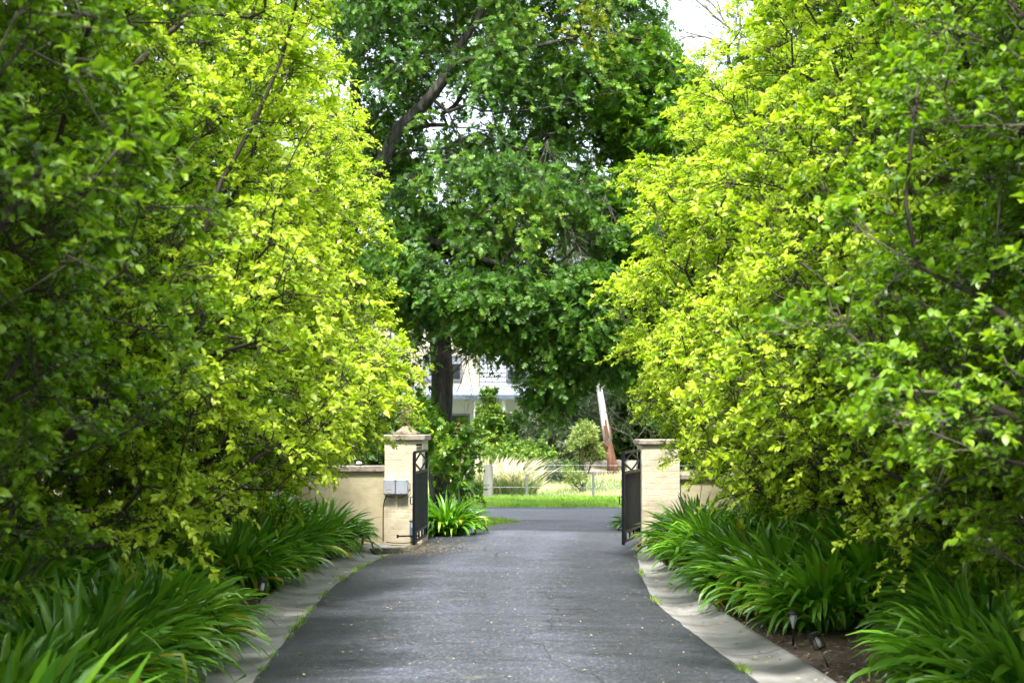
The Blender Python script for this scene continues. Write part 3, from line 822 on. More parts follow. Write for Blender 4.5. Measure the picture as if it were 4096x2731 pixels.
# big oak, trunk hidden behind the left pears, limbs sweeping right over the gate
ob = (-3.3, 29.5, 0)
limbs = [[ob, (-3.25, 29.5, 2), (-3.1, 29.4, 3.8), (-2.8, 29.2, 5.2), (-2.7, 29.2, 7.5), (-2.6, 29.3, 10.5)],
         [(-2.8, 29.2, 5.2), PP(1590, 520, 29), PP(1680, 440, 28.8), PP(1770, 330, 28.6), PP(1830, 190, 28.6), PP(1900, 90, 28.8), PP(1990, -150, 29)],
         [PP(1770, 400, 28.8), PP(1850, 560, 28.4)],
         [PP(1800, 395, 28.8), PP(1930, 440, 28.4), PP(2080, 450, 28), PP(2350, 400, 28)],
         [PP(1830, 235, 28.6), PP(1960, 225, 28.2), PP(2080, 200, 28), PP(2400, 120, 28.5)],
         [PP(1830, 220, 28.6), PP(1700, 225, 28.2), PP(1560, 260, 28), PP(1460, 235, 28)],
         [(-3.1, 29.4, 3.6), PP(1600, 940, 28.8), PP(1740, 965, 28.4), PP(1850, 1010, 28.2), PP(2000, 1055, 28), PP(2200, 1090, 27.6)],
         [(-2.65, 29.2, 8.5), (-1, 29, 10), (1, 29, 11)]]
ells = [E(1950, 420, 29.2, 2.3, 2.5, 1.8), E(2130, 60, 29.5, 2.25, 2.6, 1.9), E(1500, 150, 29.5, 1.5, 2, 1.8), E(2000, -350, 30, 2.6, 3, 1.7),
        E(2020, 780, 28.8, 1.9, 2.2, 1.25), E(2180, 1010, 28.2, 1.7, 2, 1.1), E(1560, 620, 30, 1.2, 1.5, 1.1), E(1480, 980, 30, 1.1, 1.4, 1.2)]
def vf(C, v):   # yellow new growth near two branch ends
    for q in (PP(2200, 130, 27.8), PP(2350, 100, 27.8), PP(2130, 930, 27.3)):
        d = np.linalg.norm(C - np.array(q), axis=1); v = np.where(d < .7, 1.0 + (.7 - d) * 1.2, v)
    return v
BL = limbs[6][1:]
make_tree('oak_tree', ob, ells, limbs, 2600, 5, 7, .38, .105, T_oak(), M['oak'], M['oakbark'], 5,
          'big dark oak with thick black limbs sweeping over the gateway, lobed leaves', rt=.0041, thr=-.01, nscale=1.0, shell=0, spread=1.15, droop=.5, vari_fn=vf, avoid=[limbs[1], limbs[3], limbs[6][1:], limbs[2]])
# oak with the visible grey trunk beside the left pillar
oa = (P(1757, 2050, 28.6).x, 28.6, 0)
limbs = [[oa, PP(1757, 1900, 28.6), PP(1762, 1700, 28.6), PP(1765, 1500, 28.7), PP(1760, 1300, 28.8), PP(1745, 1050, 29)],
         [PP(1764, 1330, 28.7), PP(1850, 1240, 28.3), PP(1990, 1190, 28), PP(2200, 1190, 27.6), PP(2400, 1240, 27.4)],
         [PP(1764, 1420, 28.7), PP(1680, 1350, 28.5), PP(1600, 1330, 28.3)],
         [PP(1760, 1300, 28.8), PP(1900, 1200, 28.4), PP(2000, 1160, 28)]]
ells = [E(1760, 1080, 29, 1.1, 1.6, .95), E(2000, 1220, 28.4, 1.2, 1.6, .62), E(2300, 1300, 27.6, .95, 1.3, .72), E(2200, 1500, 27.6, .42, .8, .50), E(2440, 1400, 27.8, .42, .8, .42), E(1640, 1420, 28.4, .35, .6, .55),
        E(2100, 1180, 27.6, 1.6, 1.3, .6)]
make_tree('oak_tree', oa, ells, limbs, 1500, 5, 7, .34, .105, T_oak(), M['oak'], M['oakbark'], 8,
          'oak with straight grey trunk beside the left pillar, branches drooping over the street', rt=.0052, thr=-.08, nscale=1.2, shell=.1, droop=.45, below=1.0, avoid=[BL])
# leafy shoots sprouting low on that trunk
def shoot(px, py, Y, r, n, seed, label, mat='oak_bright', leaf=.11, rz=None, trunk_from=None, tmpl=None, group=None, name='oak_sapling', cat='sapling', tl=.25, nl=6, nt=4, bark='oakbark', **kw):
    c = P(px, py, Y); base = (trunk_from or (c.x, c.y, tz(c.y) - .02))
    ells = [((c.x, c.y, c.z), (r, r, rz or r))]
    limbs = [[base, ((base[0] + c.x) / 2, (base[1] + c.y) / 2, (base[2] + c.z) / 2), (c.x, c.y, c.z), (c.x, c.y, c.z + (rz or r) * .6)]]
    return make_tree(name, base, ells, limbs, n, nt, nl, tl, leaf, tmpl or T_oak(), M[mat], M[bark], seed, label, cat, group, rt=.004, thr=-.4, shell=.2, rmin=.003, **kw)
shoot(1690, 1720, 27.9, .22, 30, 61, 'oak sapling with fresh lobed leaves right behind the stone finial', group=None, rz=.42)
shoot(1838, 1800, 27.6, .16, 20, 62, 'oak sapling with bright yellow green leaves against the grey oak trunk', rz=.5)
shoot(1850, 1905, 27.9, .13, 12, 63, 'small dark oak sapling leaning right of the grey oak trunk', mat='oak', rz=.28)

# oak on the right, behind the right pears
oc = (4.3, 28.6, 0)
ells = [E(2620, 980, 28.2, .95, 1.4, 1.25), E(2560, 1230, 27.6, .8, 1.1, .7), E(2720, 560, 29.6, 1.25, 1.8, 1.3), E(2640, 1150, 28, .8, 1.2, 1.0), E(3080, 520, 30, 1.1, 1.8, 1.3), E(2450, 1180, 27.4, .55, .9, .45), E(2560, 400, 29.5, .9, 1.5, 1.2), E(2950, 800, 29, 1.4, 1.5, 1.5)]
limbs = [[oc, (4.2, 28.6, 2.5), (4.0, 28.8, 4.5), (3.8, 29.2, 6.5), (3.6, 29.6, 8)],
         [(4.15, 28.6, 3), PP(2750, 1150, 28), PP(2560, 1190, 27.6)], [(4.0, 28.8, 4.5), PP(2700, 850, 28.6)], [(3.9, 29, 5.6), PP(2750, 560, 29.4), PP(2560, 420, 29.5)]]
make_tree('oak_tree', oc, ells, limbs, 1500, 5, 6, .28, .12, T_oak(), M['oak_bright'], M['oakbark'], 9,
          'lighter green oak behind the right hand pears, lobed leaves catching the light', rt=.004, thr=-.15, shell=.2)

# bare dead branches against the sky
mb = MB(); rr = random.Random(4)
def bare(mb, p, d, L, r, depth, rr, spread=.65, kids=(2, 3)):
    pts = [Vector(p)]; dd = Vector(d).normalized(); n = 5
    for i in range(n):
        dd = (dd + Vector((rr.uniform(-1, 1), rr.uniform(-1, 1), rr.uniform(-.8, .9))) * .22).normalized(); pts.append(pts[-1] + dd * L / n)
    mb.tube(pts, [r * (1 - .5 * i / n) for i in range(n + 1)], 5 if r > .012 else 3, cap=False)
    if depth <= 0: return
    for k in range(rr.randint(*kids)):
        i = rr.randint(1, n); nd = (dd + Vector((rr.uniform(-1, 1), rr.uniform(-1, 1), rr.uniform(-1, 1))) * spread * 1.2).normalized()
        bare(mb, pts[i], nd, L * rr.uniform(.5, .75), r * .55, depth - 1, rr, spread, kids)
t = empty('dead_tree', (5.6, 34, 0)); tag(t, 'bare leafless tree whose twigs stand against the white sky at the top right', 'tree')
base = Vector((5.6, 34, 0))
mb.tube([Vector((0, 0, 0)), Vector((-.1, 0, 4)), Vector((-.3, 0, 7)), P(2960, 170, 34) - base], [.2, .17, .12, .08], 8, cap=False)
for q, dr in (((2960, 170), (-.6, 0, 1)), ((2930, 120), (-1, 0, .6)), ((2960, 120), (.2, 0, 1)), ((2950, 180), (-.8, .2, .2))):
    bare(mb, P(q[0], q[1], 34) - base, dr, 1.15, .028, 3, rr, kids=(3, 4))
mb.build('branches', M['deadbark'], t)
# hanging dead twigs among the oak, in front of the house
t = empty('dead_branch', PP(1985, 1290, 28)); b0 = P(1985, 1290, 28); tag(t, 'bare dead branch with fine grey twigs hanging in front of the house windows', 'branch')
mb = MB(); rr = random.Random(12)
for q, dr in (((0, 0), (-1, 0, -.35)), ((0, 0), (-.7, .2, -.7)), ((-60, 20), (-1, -.2, -.1)), ((0, 0), (-.2, 0, -1)), ((60, 10), (.5, 0, -1)), ((-90, 60), (-.3, .1, -1)), ((40, 30), (-.9, 0, -.5))):
    p = P(1985 + q[0], 1290 + q[1], 28) - b0
    bare(mb, p, dr, .95, .011, 3, rr, spread=.6, kids=(3, 4))
mb.build('twigs', M['oakbark'], t)
for i, (px, py) in enumerate(((2190, 560), (2330, 720), (2250, 850), (2420, 780))):
    b0 = P(px, py, 27.4); t = empty('dead_branch', b0)
    tag(t, ['uppermost tuft of bare twigs hanging in the middle of the big oak', 'bare twig tuft in the right of the big oak, second from top', 'bare twig tuft hanging lowest in the middle of the big oak', 'bare twig tuft hanging farthest right in the big oak'][i], 'branch')
    mb = MB(); rr = random.Random(40 + i)
    for k in range(5): bare(mb, (0, 0, 0), (rr.uniform(-.6, .6), rr.uniform(-.3, .3), -1), .9, .008, 2, rr, spread=.45, kids=(3, 4))
    mb.build('twigs', M['oakbark'], t)

# ------------------------------------------------------------------ garden and street trees farther back, added shade trees by the camera
bgme = {}
def bg_proto(key, seed, lmat, bmat, ncl, leaf, tmpl, H=8.0, R=3.0, thr=-.15):
    ells = [((0, 0, H * .62), (R, R, H * .36)), ((R * .35, 0, H * .38), (R * .75, R * .75, H * .25)), ((-R * .4, .2, H * .36), (R * .7, R * .8, H * .24)), ((0, -R * .3, H * .25), (R * .7, R * .6, H * .2))]
    limbs = [[(0, 0, 0), (.1, 0, H * .25), (0, .1, H * .5), (0, 0, H * .85)]]
    for i in range(7):
        a = i * 2.4; z0 = H * (.2 + .07 * i); limbs.append([(0, 0, z0), (math.cos(a) * R * .35, math.sin(a) * R * .35, z0 + .5), (math.cos(a) * R * .7, math.sin(a) * R * .7, z0 + 1.0)])
    bgme[key] = make_tree(None, (0, 0, 0), ells, limbs, ncl, 4, 7, .42, leaf, tmpl, lmat, bmat, seed, None, rt=.006, thr=thr, shell=.6, tw=False)
bg_proto('dark', 71, M['bgleaf'], M['bark'], 1700, .16, T_oval())
bg_proto('gum', 72, M['gum'], M['gumbark'], 1500, .20, T_narrow(), H=11, R=3.4)
bgme['tall'] = make_tree(None, (0, 0, 0), [((0, 0, 8.9), (4.4, 4.4, 3.2)), ((1.2, .5, 10.5), (3, 3, 2.2))], [[(0, 0, 0), (.1, 0, 2.5), (0, .1, 5.5), (0, 0, 11)]] + [[(0, 0, 5 + .6 * i), (1.6 * math.cos(2.4 * i), 1.6 * math.sin(2.4 * i), 6.3 + .6 * i), (3.2 * math.cos(2.4 * i), 3.2 * math.sin(2.4 * i), 7.2 + .6 * i)] for i in range(7)],
                        1700, 4, 7, .42, .17, T_oval(), M['bgleaf'], M['bark'], 75, None, rt=.007, thr=-.2, shell=.4, tw=False)  # high crown only, added out of view to darken the near pears
bgt = [
    ('tall', -6.9, .3, 2.2, 1.05, 'unseen tall tree added beside the camera on the left for shade'),
    ('tall', -5.9, 4.2, 4.2, 1.0, 'unseen tall tree added over the nearest left pears for shade'),
    ('tall', 7.8, 2.2, 1.2, 1.0, 'unseen tall tree added beside the camera on the right for shade'),
    ('dark', -9.2, 6, .2, .9, 'dark garden tree behind the left row of pears, nearest the camera'),
    ('dark', -9.0, 12.5, 1.2, .85, 'dark garden tree behind the left pears, second from the camera'),
    ('dark', -8.8, 19, 2.2, .9, 'dark garden tree behind the left pears, before the wall'),
    ('dark', -8.5, 26.9 + 2.4, 3.2, 1.05, 'dark tree over the cream wall, left of the big oak'),
    ('dark', 9.4, 7, .5, .9, 'dark garden tree behind the right pears, nearest the camera'),
    ('dark', 9.2, 13.5, 4.2, .85, 'dark garden tree behind the right pears, second from the camera'),
    ('dark', 9.0, 20, 2.9, .9, 'dark garden tree behind the right pears, close to the wall'),
    ('dark', 8.4, 28.8, 5.2, 1.0, 'dark tree beyond the right wall, on the street verge'),
    ('gum', 3.9, 52, .6, .62, 'grey green gum tree crown behind the leaning white trunk'),
    ('gum', 7.5, 49, 1.6, .8, 'olive gum tree across the street, right of the leaning trunk'),
    ('gum', 11.5, 52, 2.6, .9, 'gum tree across the street at the far right, behind the right pears'),
    ('gum', -7.5, 50, 3.6, .9, 'gum tree across the street, left of the house'),
    ('gum', -12.5, 56, 4.6, 1.0, 'gum tree farthest left across the street'),
    ('dark', 6.0, 60, 1.1, 1.1, 'dark tree beside the white house, right of its boarded wall'),
    ('dark', -8.5, 66, 2.1, 1.2, 'dark tree behind the left end of the white house'),
    ('gum', 10, 70, 2.1, 1.2, 'tall hazy gum tree behind the house on the right'),
    ('dark', 15, 66, 3.1, 1.2, 'dark tree far behind on the right, beyond the paddock'),
]
for k, x, y, rz, s, lab in bgt:
    me, tr = bgme[k]
    put_tree('gum_tree' if k == 'gum' else 'garden_tree', me, tr, x, y, rz, s, lab, 'tree', 'trees behind the drive and across the street')
    COL.objects[-1]
for o in COL.objects:
    if o.type == 'EMPTY' and o.location.y > 42: o.location.z = tz(o.location.y) - .03

# ------------------------------------------------------------------ agapanthus
def aga_mesh(seed, n=430, R=.34, lmin=.50, lmax=.92, wd=.058, lean=(0, 0)):
    g = np.random.default_rng(seed)
    phi = g.uniform(0, 2 * PI, n)
    q = g.uniform(0, 1, n) ** .8                       # 0 centre (upright) .. 1 outer (arching)
    br = R * np.sqrt(q) * g.uniform(.6, 1.1, n)
    bx, by = np.cos(phi) * br, np.sin(phi) * br
    phi = phi + g.normal(0, .35, n)
    p0 = np.radians(84 - 38 * q + g.normal(0, 7, n))
    curl = np.radians(35 + 75 * q + g.normal(0, 16, n))
    L = g.uniform(lmin, lmax, n) * (1 - .12 * q); W = wd * g.uniform(.7, 1.15, n)
    S = 8
    rows = []
    pos = np.stack([bx, by, np.zeros(n) + .02], 1)
    tw = g.normal(0, .5, n)
    wprof = [.5, .7, .85, .95, 1, 1, .92, .68, .08]
    kink = np.where(g.random(n) < .16, g.uniform(.35, .8, n), 9.); kd = g.uniform(.7, 1.5, n)
    for s in range(S + 1):
        t = s / S
        pit = p0 - curl * t ** 1.4 - np.where(t > kink, kd, 0)
        d = np.stack([np.cos(phi) * np.cos(pit), np.sin(phi) * np.cos(pit), np.sin(pit)], 1)
        side = np.stack([-np.sin(phi), np.cos(phi), np.zeros(n)], 1)
        nr = np.cross(d, side)
        a = tw * t; sd = side * np.cos(a)[:, None] + nr * np.sin(a)[:, None]; up = -np.cross(d, sd) * -1
        w = (W * wprof[s])[:, None] * .5
        fold = up * (W[:, None] * wprof[s] * .22)
        rows += [pos - sd * w + fold, pos, pos + sd * w + fold]
        pos = pos + d * (L / S)[:, None]
    V = np.stack(rows, 1)                                # n, 3(S+1), 3
    V[:, :, 2] = np.maximum(V[:, :, 2], .012)
    f = []
    for s in range(S):
        for k in range(2):
            a = s * 3 + k; f += [(a, a + 1, a + 4), (a, a + 4, a + 3)]
    k = V.shape[1]
    F = np.array(f)[None] + (np.arange(n) * k)[:, None, None]
    lv = np.clip(g.normal(.42, .22, n), 0, .9); old = g.random(n) < np.where(q > .55, .09, .004); lv = np.where(old, g.uniform(.93, 1, n), lv)
    me = tri_mesh('foliage', V.reshape(-1, 3), F.reshape(-1, 3), M['aga'], {'lv': np.repeat(lv, k)})
    return me
aga_me = [aga_mesh(100 + i) for i in range(5)]
def bud_mesh(seed):
    r = random.Random(seed); mb = MB()
    H = r.uniform(.75, 1.0); dx, dy = r.uniform(-.25, .25), r.uniform(-.25, .25)
    pts = [Vector((dx * t * t, dy * t * t, H * t)) for t in (0, .3, .6, .85, 1)]
    mb.tube(pts, [.007, .006, .0055, .005, .005], 5, cap=False)
    e = pts[-1]; d = (pts[-1] - pts[-2]).normalized()
    mb.tube([e, e + d * .015, e + d * .04, e + d * .065, e + d * .10], [.005, .014, .018, .012, .001], 7)
    me = bpy.data.meshes.new('flower_bud'); me.from_pydata(mb.v, [], mb.f); me.materials.append(M['bud']); me.update()
    at = me.attributes.new('lv', 'FLOAT', 'POINT'); at.data.foreach_set('value', [r.uniform(0, 1)] * len(me.vertices))
    return me
bud_me = [bud_mesh(i) for i in range(4)]
ORD = ['nearest the gate', 'second from the gate', 'third from the gate', 'fourth from the gate', 'fifth from the gate', 'sixth from the gate', 'seventh from the gate', 'eighth from the gate', 'ninth from the gate', 'tenth from the gate', 'eleventh from the gate', 'twelfth from the gate', 'thirteenth from the gate', 'fourteenth from the gate', 'fifteenth from the gate', 'sixteenth from the gate']
def clump(x, y, s, label, group, z=.03, buds=0, r=random.Random(5)):
    t = empty('agapanthus', (x, y, z), r.uniform(0, 2 * PI)); t.scale = (s, s, s * r.uniform(.92, 1.05))
    tag(t, label, 'plant', group)
    link('foliage', r.choice(aga_me), t)
    for b in range(buds):
        o = link('flower_bud', bud_me[r.randrange(4)], t); o.rotation_euler = (0, 0, r.uniform(0, 6.28)); o.location = (r.uniform(-.12, .12), r.uniform(-.12, .12), 0)
    return t
rr = random.Random(77)
gl, gr = 'agapanthus along the left kerb', 'agapanthus along the right kerb'
# kerb rows (distance from asphalt edge, y, scale)
left_front = [(1.02, 24.0, .95), (1.05, 22.6, 1.0), (1.12, 21.0, 1.05), (.98, 19.3, .98), (1.05, 18.3, .95), (1.85, 16.9, .9), (1.95, 15.7, .85), (.98, 14.2, 1.0), (.95, 13.0, 1.05), (1.0, 11.8, 1.05), (1.0, 10.6, 1.0), (1.05, 9.3, 1.0)]
right_front = [(.80, 24.0, .95), (.86, 22.5, 1.0), (.92, 21.0, 1.0), (1.12, 19.0, .98), (1.10, 17.6, 1.02), (1.15, 16.3, 1.0), (1.20, 15.1, .95), (2.0, 13.7, .95), (1.72, 12.2, 1.0), (1.3, 11.1, 1.0), (1.2, 9.8, 1.0)]
for side, edge, lst, grp, nm in ((-1, LE, left_front, gl, 'left'), (1, RE, right_front, gr, 'right')):
    for i, (d, y, s) in enumerate(lst):
        clump(xat(edge, y) + side * d, y, s, f'agapanthus clump spilling over the {nm} kerb, {ORD[i]}', grp, buds=rr.choice((0, 0, 1, 1, 2)))
    for row, (d0, word) in enumerate(((1.9, 'second'), (2.85, 'third'), (3.8, 'back'))):
        k = 0; y = 24.4 - .5 * row
        while y > 8.5:
            x = xat(edge, y) + side * (d0 + rr.uniform(-.15, .15) + (.35 if y < 14.5 and side > 0 else 0))
            clump(x, y, rr.uniform(1.0, 1.2), f'agapanthus clump in the {word} row behind the {nm} kerb, {ORD[min(k, 15)]}', grp, z=.07, buds=rr.choice((0, 0, 1, 1, 2)) if row == 0 else 0)
            y -= rr.uniform(1.15, 1.4); k += 1
clump(-2.0, 6.7, 1.15, 'blurred agapanthus clump in the bottom left corner, closest to the camera', gl)
clump(-1.05, 27.45, .88, 'agapanthus clump just beyond the left pillar, next to the street verge', 'agapanthus outside the gate')
clump(-1.75, 27.7, .85, 'agapanthus clump behind the left pillar, against the grey oak trunk', 'agapanthus outside the gate')
clump(2.15, 28.6, .6, 'small agapanthus clump just visible beyond the right gate leaf', 'agapanthus outside the gate')

# ------------------------------------------------------------------ grass, litter, chips (uncountable)
def blades(name, pts, h, w, mat, label=None, seed=3, kindtag='stuff', lean=.35, cat=None, lvf=None):
    g = np.random.default_rng(seed); pts = np.asarray(pts); n = len(pts)
    a = g.uniform(0, 2 * PI, n); H = h * g.uniform(.5, 1.3, n); W = w * g.uniform(.6, 1.3, n)
    sd = np.stack([np.cos(a), np.sin(a), np.zeros(n)], 1) * W[:, None] * .5
    ln = np.stack([g.normal(0, lean, n), g.normal(0, lean, n), np.ones(n)], 1)
    m1 = pts + ln * (H * .55)[:, None]; ln2 = ln * [1.9, 1.9, .95]; tp = pts + ln2 * H[:, None]
    V = np.stack([pts - sd, pts + sd, m1 - sd * .7, m1 + sd * .7, tp], 1)
    F = np.array([(0, 1, 3), (0, 3, 2), (2, 3, 4)])[None] + (np.arange(n) * 5)[:, None, None]
    lv = g.uniform(0, 1, n) if lvf is None else lvf(pts, g)
    me = tri_mesh(name, V.reshape(-1, 3), F.reshape(-1, 3), mat, {'lv': np.repeat(lv, 5)})
    o = link(name, me); tag(o, label, cat, None, kindtag); return o
g = np.random.default_rng(99)
def rect_pts(n, x0, x1, y0, y1, z=0, keep=None):
    p = np.stack([g.uniform(x0, x1, n), g.uniform(y0, y1, n), np.full(n, z)], 1)
    if keep is not None: p = p[[keep(q) for q in p]]
    return p
blades('grass', rect_pts(52000, -7, 9, 36.15, 40.6), .13, .014, M['grass'], 'bright green grass strip along the far side of the street', cat='grass', lvf=lambda p, g: np.clip(.35 + .9 * np.array([noise.noise(Vector((q[0] * 1.1, q[1] * 1.4, 0))) for q in p]) + g.uniform(-.2, .35, len(p)), 0, 1))
pp = rect_pts(60000, -9, 12, 40.0, 54); pp[:, 2] = [tz(y) for y in pp[:, 1]]
blades('dry_grass', pp, .12, .016, M['dry'], 'pale dry grass behind the wire fence', seed=4, cat='grass', lvf=lambda p, g: np.clip(.5 + .5 * np.array([noise.noise(Vector((q[0] * .6, q[1] * .4, 0))) for q in p]) * 1.6 + g.uniform(-.3, .3, len(p)), 0, 1))
blades('grass', rect_pts(30000, -7, .3, 27, 33.3, .005, keep=lambda q: q[0] < xat(LE, q[1]) - .02 and not (q[1] > 33.0 - max(0, (q[0] + .7)) * 1.9)), .075, .012, M['grass'], 'short grass wedge between the driveway and the street', seed=5, cat='grass')
blades('grass', rect_pts(12000, 2.2, 9, 27, 31.2, .005, keep=lambda q: q[0] > xat(RE, q[1]) + .05), .08, .012, M['grass'], 'short grass on the verge beyond the right gate pillar', seed=6, cat='grass')
# weeds growing in the joint between asphalt and concrete
pts = []
rr = random.Random(8)
for edge, side in ((LE, -1), (RE, 1)):
    for k in range(90):
        y = rr.uniform(9, 25); 
        if noise.noise(Vector((y * .9, side * 4, 0))) < (.0 if side < 0 else .15): continue
        for j in range(rr.randint(6, 30)):
            pts.append((xat(edge, y) + rr.gauss(0, .02), y + rr.gauss(0, .09), .03))
blades('joint_weeds', pts, .055, .008, M['grass'], 'tiny grass weeds in the joint between asphalt and kerb', seed=9, lean=.6, cat='weeds')
def flakes(name, pts, size, mat, label, seed, cat, tilt=.35, tmpl=None):
    g = np.random.default_rng(seed); pts = np.asarray(pts); n = len(pts)
    a = g.uniform(0, 2 * PI, n); d = np.stack([np.cos(a), np.sin(a), g.normal(0, tilt * .4, n)], 1)
    nr = norm(np.stack([g.normal(0, tilt, n), g.normal(0, tilt, n), np.ones(n)], 1))
    V, F, k = leaves(tmpl or T_oval(), pts, d, nr, size * g.uniform(.4, 1.5, n))
    me = tri_mesh(name, V, F, mat, {'lv': np.repeat(g.uniform(0, 1, n), k)})
    o = link(name, me); tag(o, label, cat, None, 'stuff'); return o
pts = []
rr = random.Random(21)
for i in range(520):
    y = rr.uniform(9.5, 31); u = rr.random() ; u = u if rr.random() < .5 else (u ** 3 if rr.random() < .6 else 1 - u ** 3)
    a, b = xat(LE, y), xat(RE, y)
    pts.append((a + (b - a) * u, y, .048 + .035 * math.sin(PI * u) * min(1, max(0, (31 - y) / 3))))
for i in range(1100):   # drift of litter by the left pillar
    y = rr.gauss(24.3, .6); x = xat(LE, y) + abs(rr.gauss(.15, .45)); u = (x - xat(LE, y)) / 3.4
    if 0 < u < 1: pts.append((x, y, .047 + .035 * math.sin(PI * u)))
for i in range(1500):
    y = rr.uniform(10, 31); a, b = xat(LE, y), xat(RE, y)
    if noise.noise(Vector((a, y * .5, 3))) + rr.uniform(-.3, .6) < 0: continue
    u = rr.random(); pts.append((a + (b - a) * u, y + rr.gauss(0, .02), .048 + .035 * math.sin(PI * u) * min(1, max(0, (31 - y) / 3))))
flakes('leaf_litter', pts, .018, M['litter'], 'small fallen leaves and blossom scattered over the asphalt', 31, 'leaf litter')
pts = []
for side, edge in ((-1, LE), (1, RE)):
    for i in range(200):
        y = rr.uniform(10, 25); pts.append((xat(edge, y) + side * rr.uniform(.08, .5), y, .075 if rr.random() < .3 else .045))
flakes('leaf_litter', pts, .032, M['litter'], 'dead leaves lying in the concrete kerb channels', 32, 'leaf litter')
pts = []
for side, edge in ((-1, LE), (1, RE)):
    for i in range(9000):
        y = rr.uniform(10, 25); pts.append((xat(edge, y) + side * rr.uniform(.5, 2.4), y, rr.uniform(.03, .085)))
flakes('bark_mulch', pts, .05, M['chip'], 'brown bark mulch and litter on the garden beds', 33, 'mulch', tmpl=T_narrow(), tilt=.5)

# ------------------------------------------------------------------ gate pillars and walls
def pillar(x, y, rz, w, d, H, cap_h, label, mat):
    t = empty('gate_pillar', (x, y, 0), rz); tag(t, label, 'gate pillar')
    mb = MB()
    # body with slightly uneven faces
    n = 9; vs = []; fs = []
    prng = random.Random(int(x * 100))
    ring = [(-1, -1), (-.33, -1), (.33, -1), (1, -1), (1, -.33), (1, .33), (1, 1), (.33, 1), (-.33, 1), (-1, 1), (-1, .33), (-1, -.33)]
    for i in range(n + 1):
        for a, b in ring:
            j = .006
            vs.append((a * w / 2 + prng.uniform(-j, j), b * d / 2 + prng.uniform(-j, j), H * i / n))
    m = len(ring)
    for i in range(n):
        for k in range(m):
            k2 = (k + 1) % m; fs.append((i * m + k, i * m + k2, (i + 1) * m + k2, (i + 1) * m + k))
    fs.append(tuple(range(n * m, n * m + m)))
    mb.add(vs, fs).build('shaft', mat, t)
    c = MB(); c.box((0, 0, H + cap_h / 2 + .002), (w + .09, d + .09, cap_h), bev=.012); c.build('cap', M['cap'], t)
    return t
LP = pillar(-1.60, 25.92, math.radians(-6), .575, .56, 1.565, .085, 'cream painted brick pillar with stone cap left of the gateway, under the finial', M['cream'])
RP = pillar(2.215, 25.9, math.radians(3), .57, .56, 1.50, .08, 'cream painted brick pillar right of the gateway, half hidden by pear leaves', M['cream'])
# finial
t = empty('stone_finial', (-1.60, 25.92, 1.655)); t.rotation_euler = (0, 0, math.radians(-6)); tag(t, 'weathered stone artichoke finial standing on the left gate pillar', 'finial')
MB().box((0, 0, .018), (.36, .36, .036), bev=.006).build('plinth', M['finial'], t)
MB().lathe((0, 0, .036), [(.165, 0), (.16, .012), (.115, .035), (.085, .065), (.066, .10), (.058, .125), (.085, .130), (.088, .145), (.062, .150), (.052, .165), (.060, .18), (.095, .20), (.115, .225), (.122, .24), (.112, .243), (.09, .243)], 28).build('pedestal', M['finial'], t, smooth=True)
vs = []; fs = []; ns = 32; nr_ = 16
for i in range(nr_ + 1):
    v = i / nr_; th = v * PI; rad0 = .092 * math.sin(th) ** .85 * (1.0 - .10 * v); z = .36 - .115 * math.cos(th)
    for k in range(ns):
        a = 2 * PI * k / ns; sc_l = .008 * abs(math.sin(a * 4 + v * 9)) + .008 * abs(math.sin(a * 4 - v * 9))
        r_ = max(.002, rad0 + (sc_l - .008) * math.sin(th)); vs.append((r_ * math.cos(a), r_ * math.sin(a), z))
for i in range(nr_):
    for k in range(ns):
        k2 = (k + 1) % ns; fs.append((i * ns + k, i * ns + k2, (i + 1) * ns + k2, (i + 1) * ns + k))
MB().add(vs, fs).build('bulb', M['finial'], t, smooth=True)

def wall(x0, y0, x1, y1, H, th, label, mat, coping=.09, segs=1):
    a = Vector((x0, y0, 0)); b = Vector((x1, y1, 0)); L = (b - a).length; rz = math.atan2(y1 - y0, x1 - x0)
    t = empty('garden_wall', (x0, y0, 0), rz); tag(t, label, 'wall')
    MB().box((L / 2, 0, H / 2), (L, th, H)).build('wall_body', mat, t)
    MB().box((L / 2, 0, H + coping / 2 + .002), (L, th + .10, coping), bev=.012).build('coping', M['cap'], t)
    return t
wl = wall(-1.89, 26.0, -9.0, 25.4, 1.09, .24, 'cream rendered garden wall with stone coping running left from the pillar', M['creamwall'])
MB().box((1.02, .15, .545), (.30, .08, 1.08)).build('pilaster', M['creamwall'], wl)
wr = wall(2.52, 26.0, 9.5, 25.4, .97, .24, 'cream rendered garden wall behind the right hand agapanthus', M['creamwall'], coping=.08)
# cracked joint between right pillar and wall
mb = MB(); pts = []; zz = 1.0; xx = 2.535
rr = random.Random(3)
while zz > .25:
    pts.append(Vector((xx + rr.uniform(-.018, .018), 25.84, zz))); zz -= .07
vs = []; fs = []
for i, p in enumerate(pts):
    w_ = .008 + .006 * rr.random(); vs += [p + Vector((-w_, 0, 0)), p + Vector((w_, 0, 0)), p + Vector((w_, .03, 0)), p + Vector((-w_, .03, 0))]
for i in range(len(pts) - 1):
    for k in range(4): fs.append((i * 4 + k, i * 4 + (k + 1) % 4, i * 4 + 4 + (k + 1) % 4, i * 4 + 4 + k))
M['crack'] = surf_mat('crack_dark', [(.3, (.03, .025, .02)), (.7, (.05, .04, .03))], bump=0)
cw = MB(); inv = wr.matrix_basis.inverted()
cw.add([inv @ Vector(v) for v in vs], fs).build('crack', M['crack'], wr)
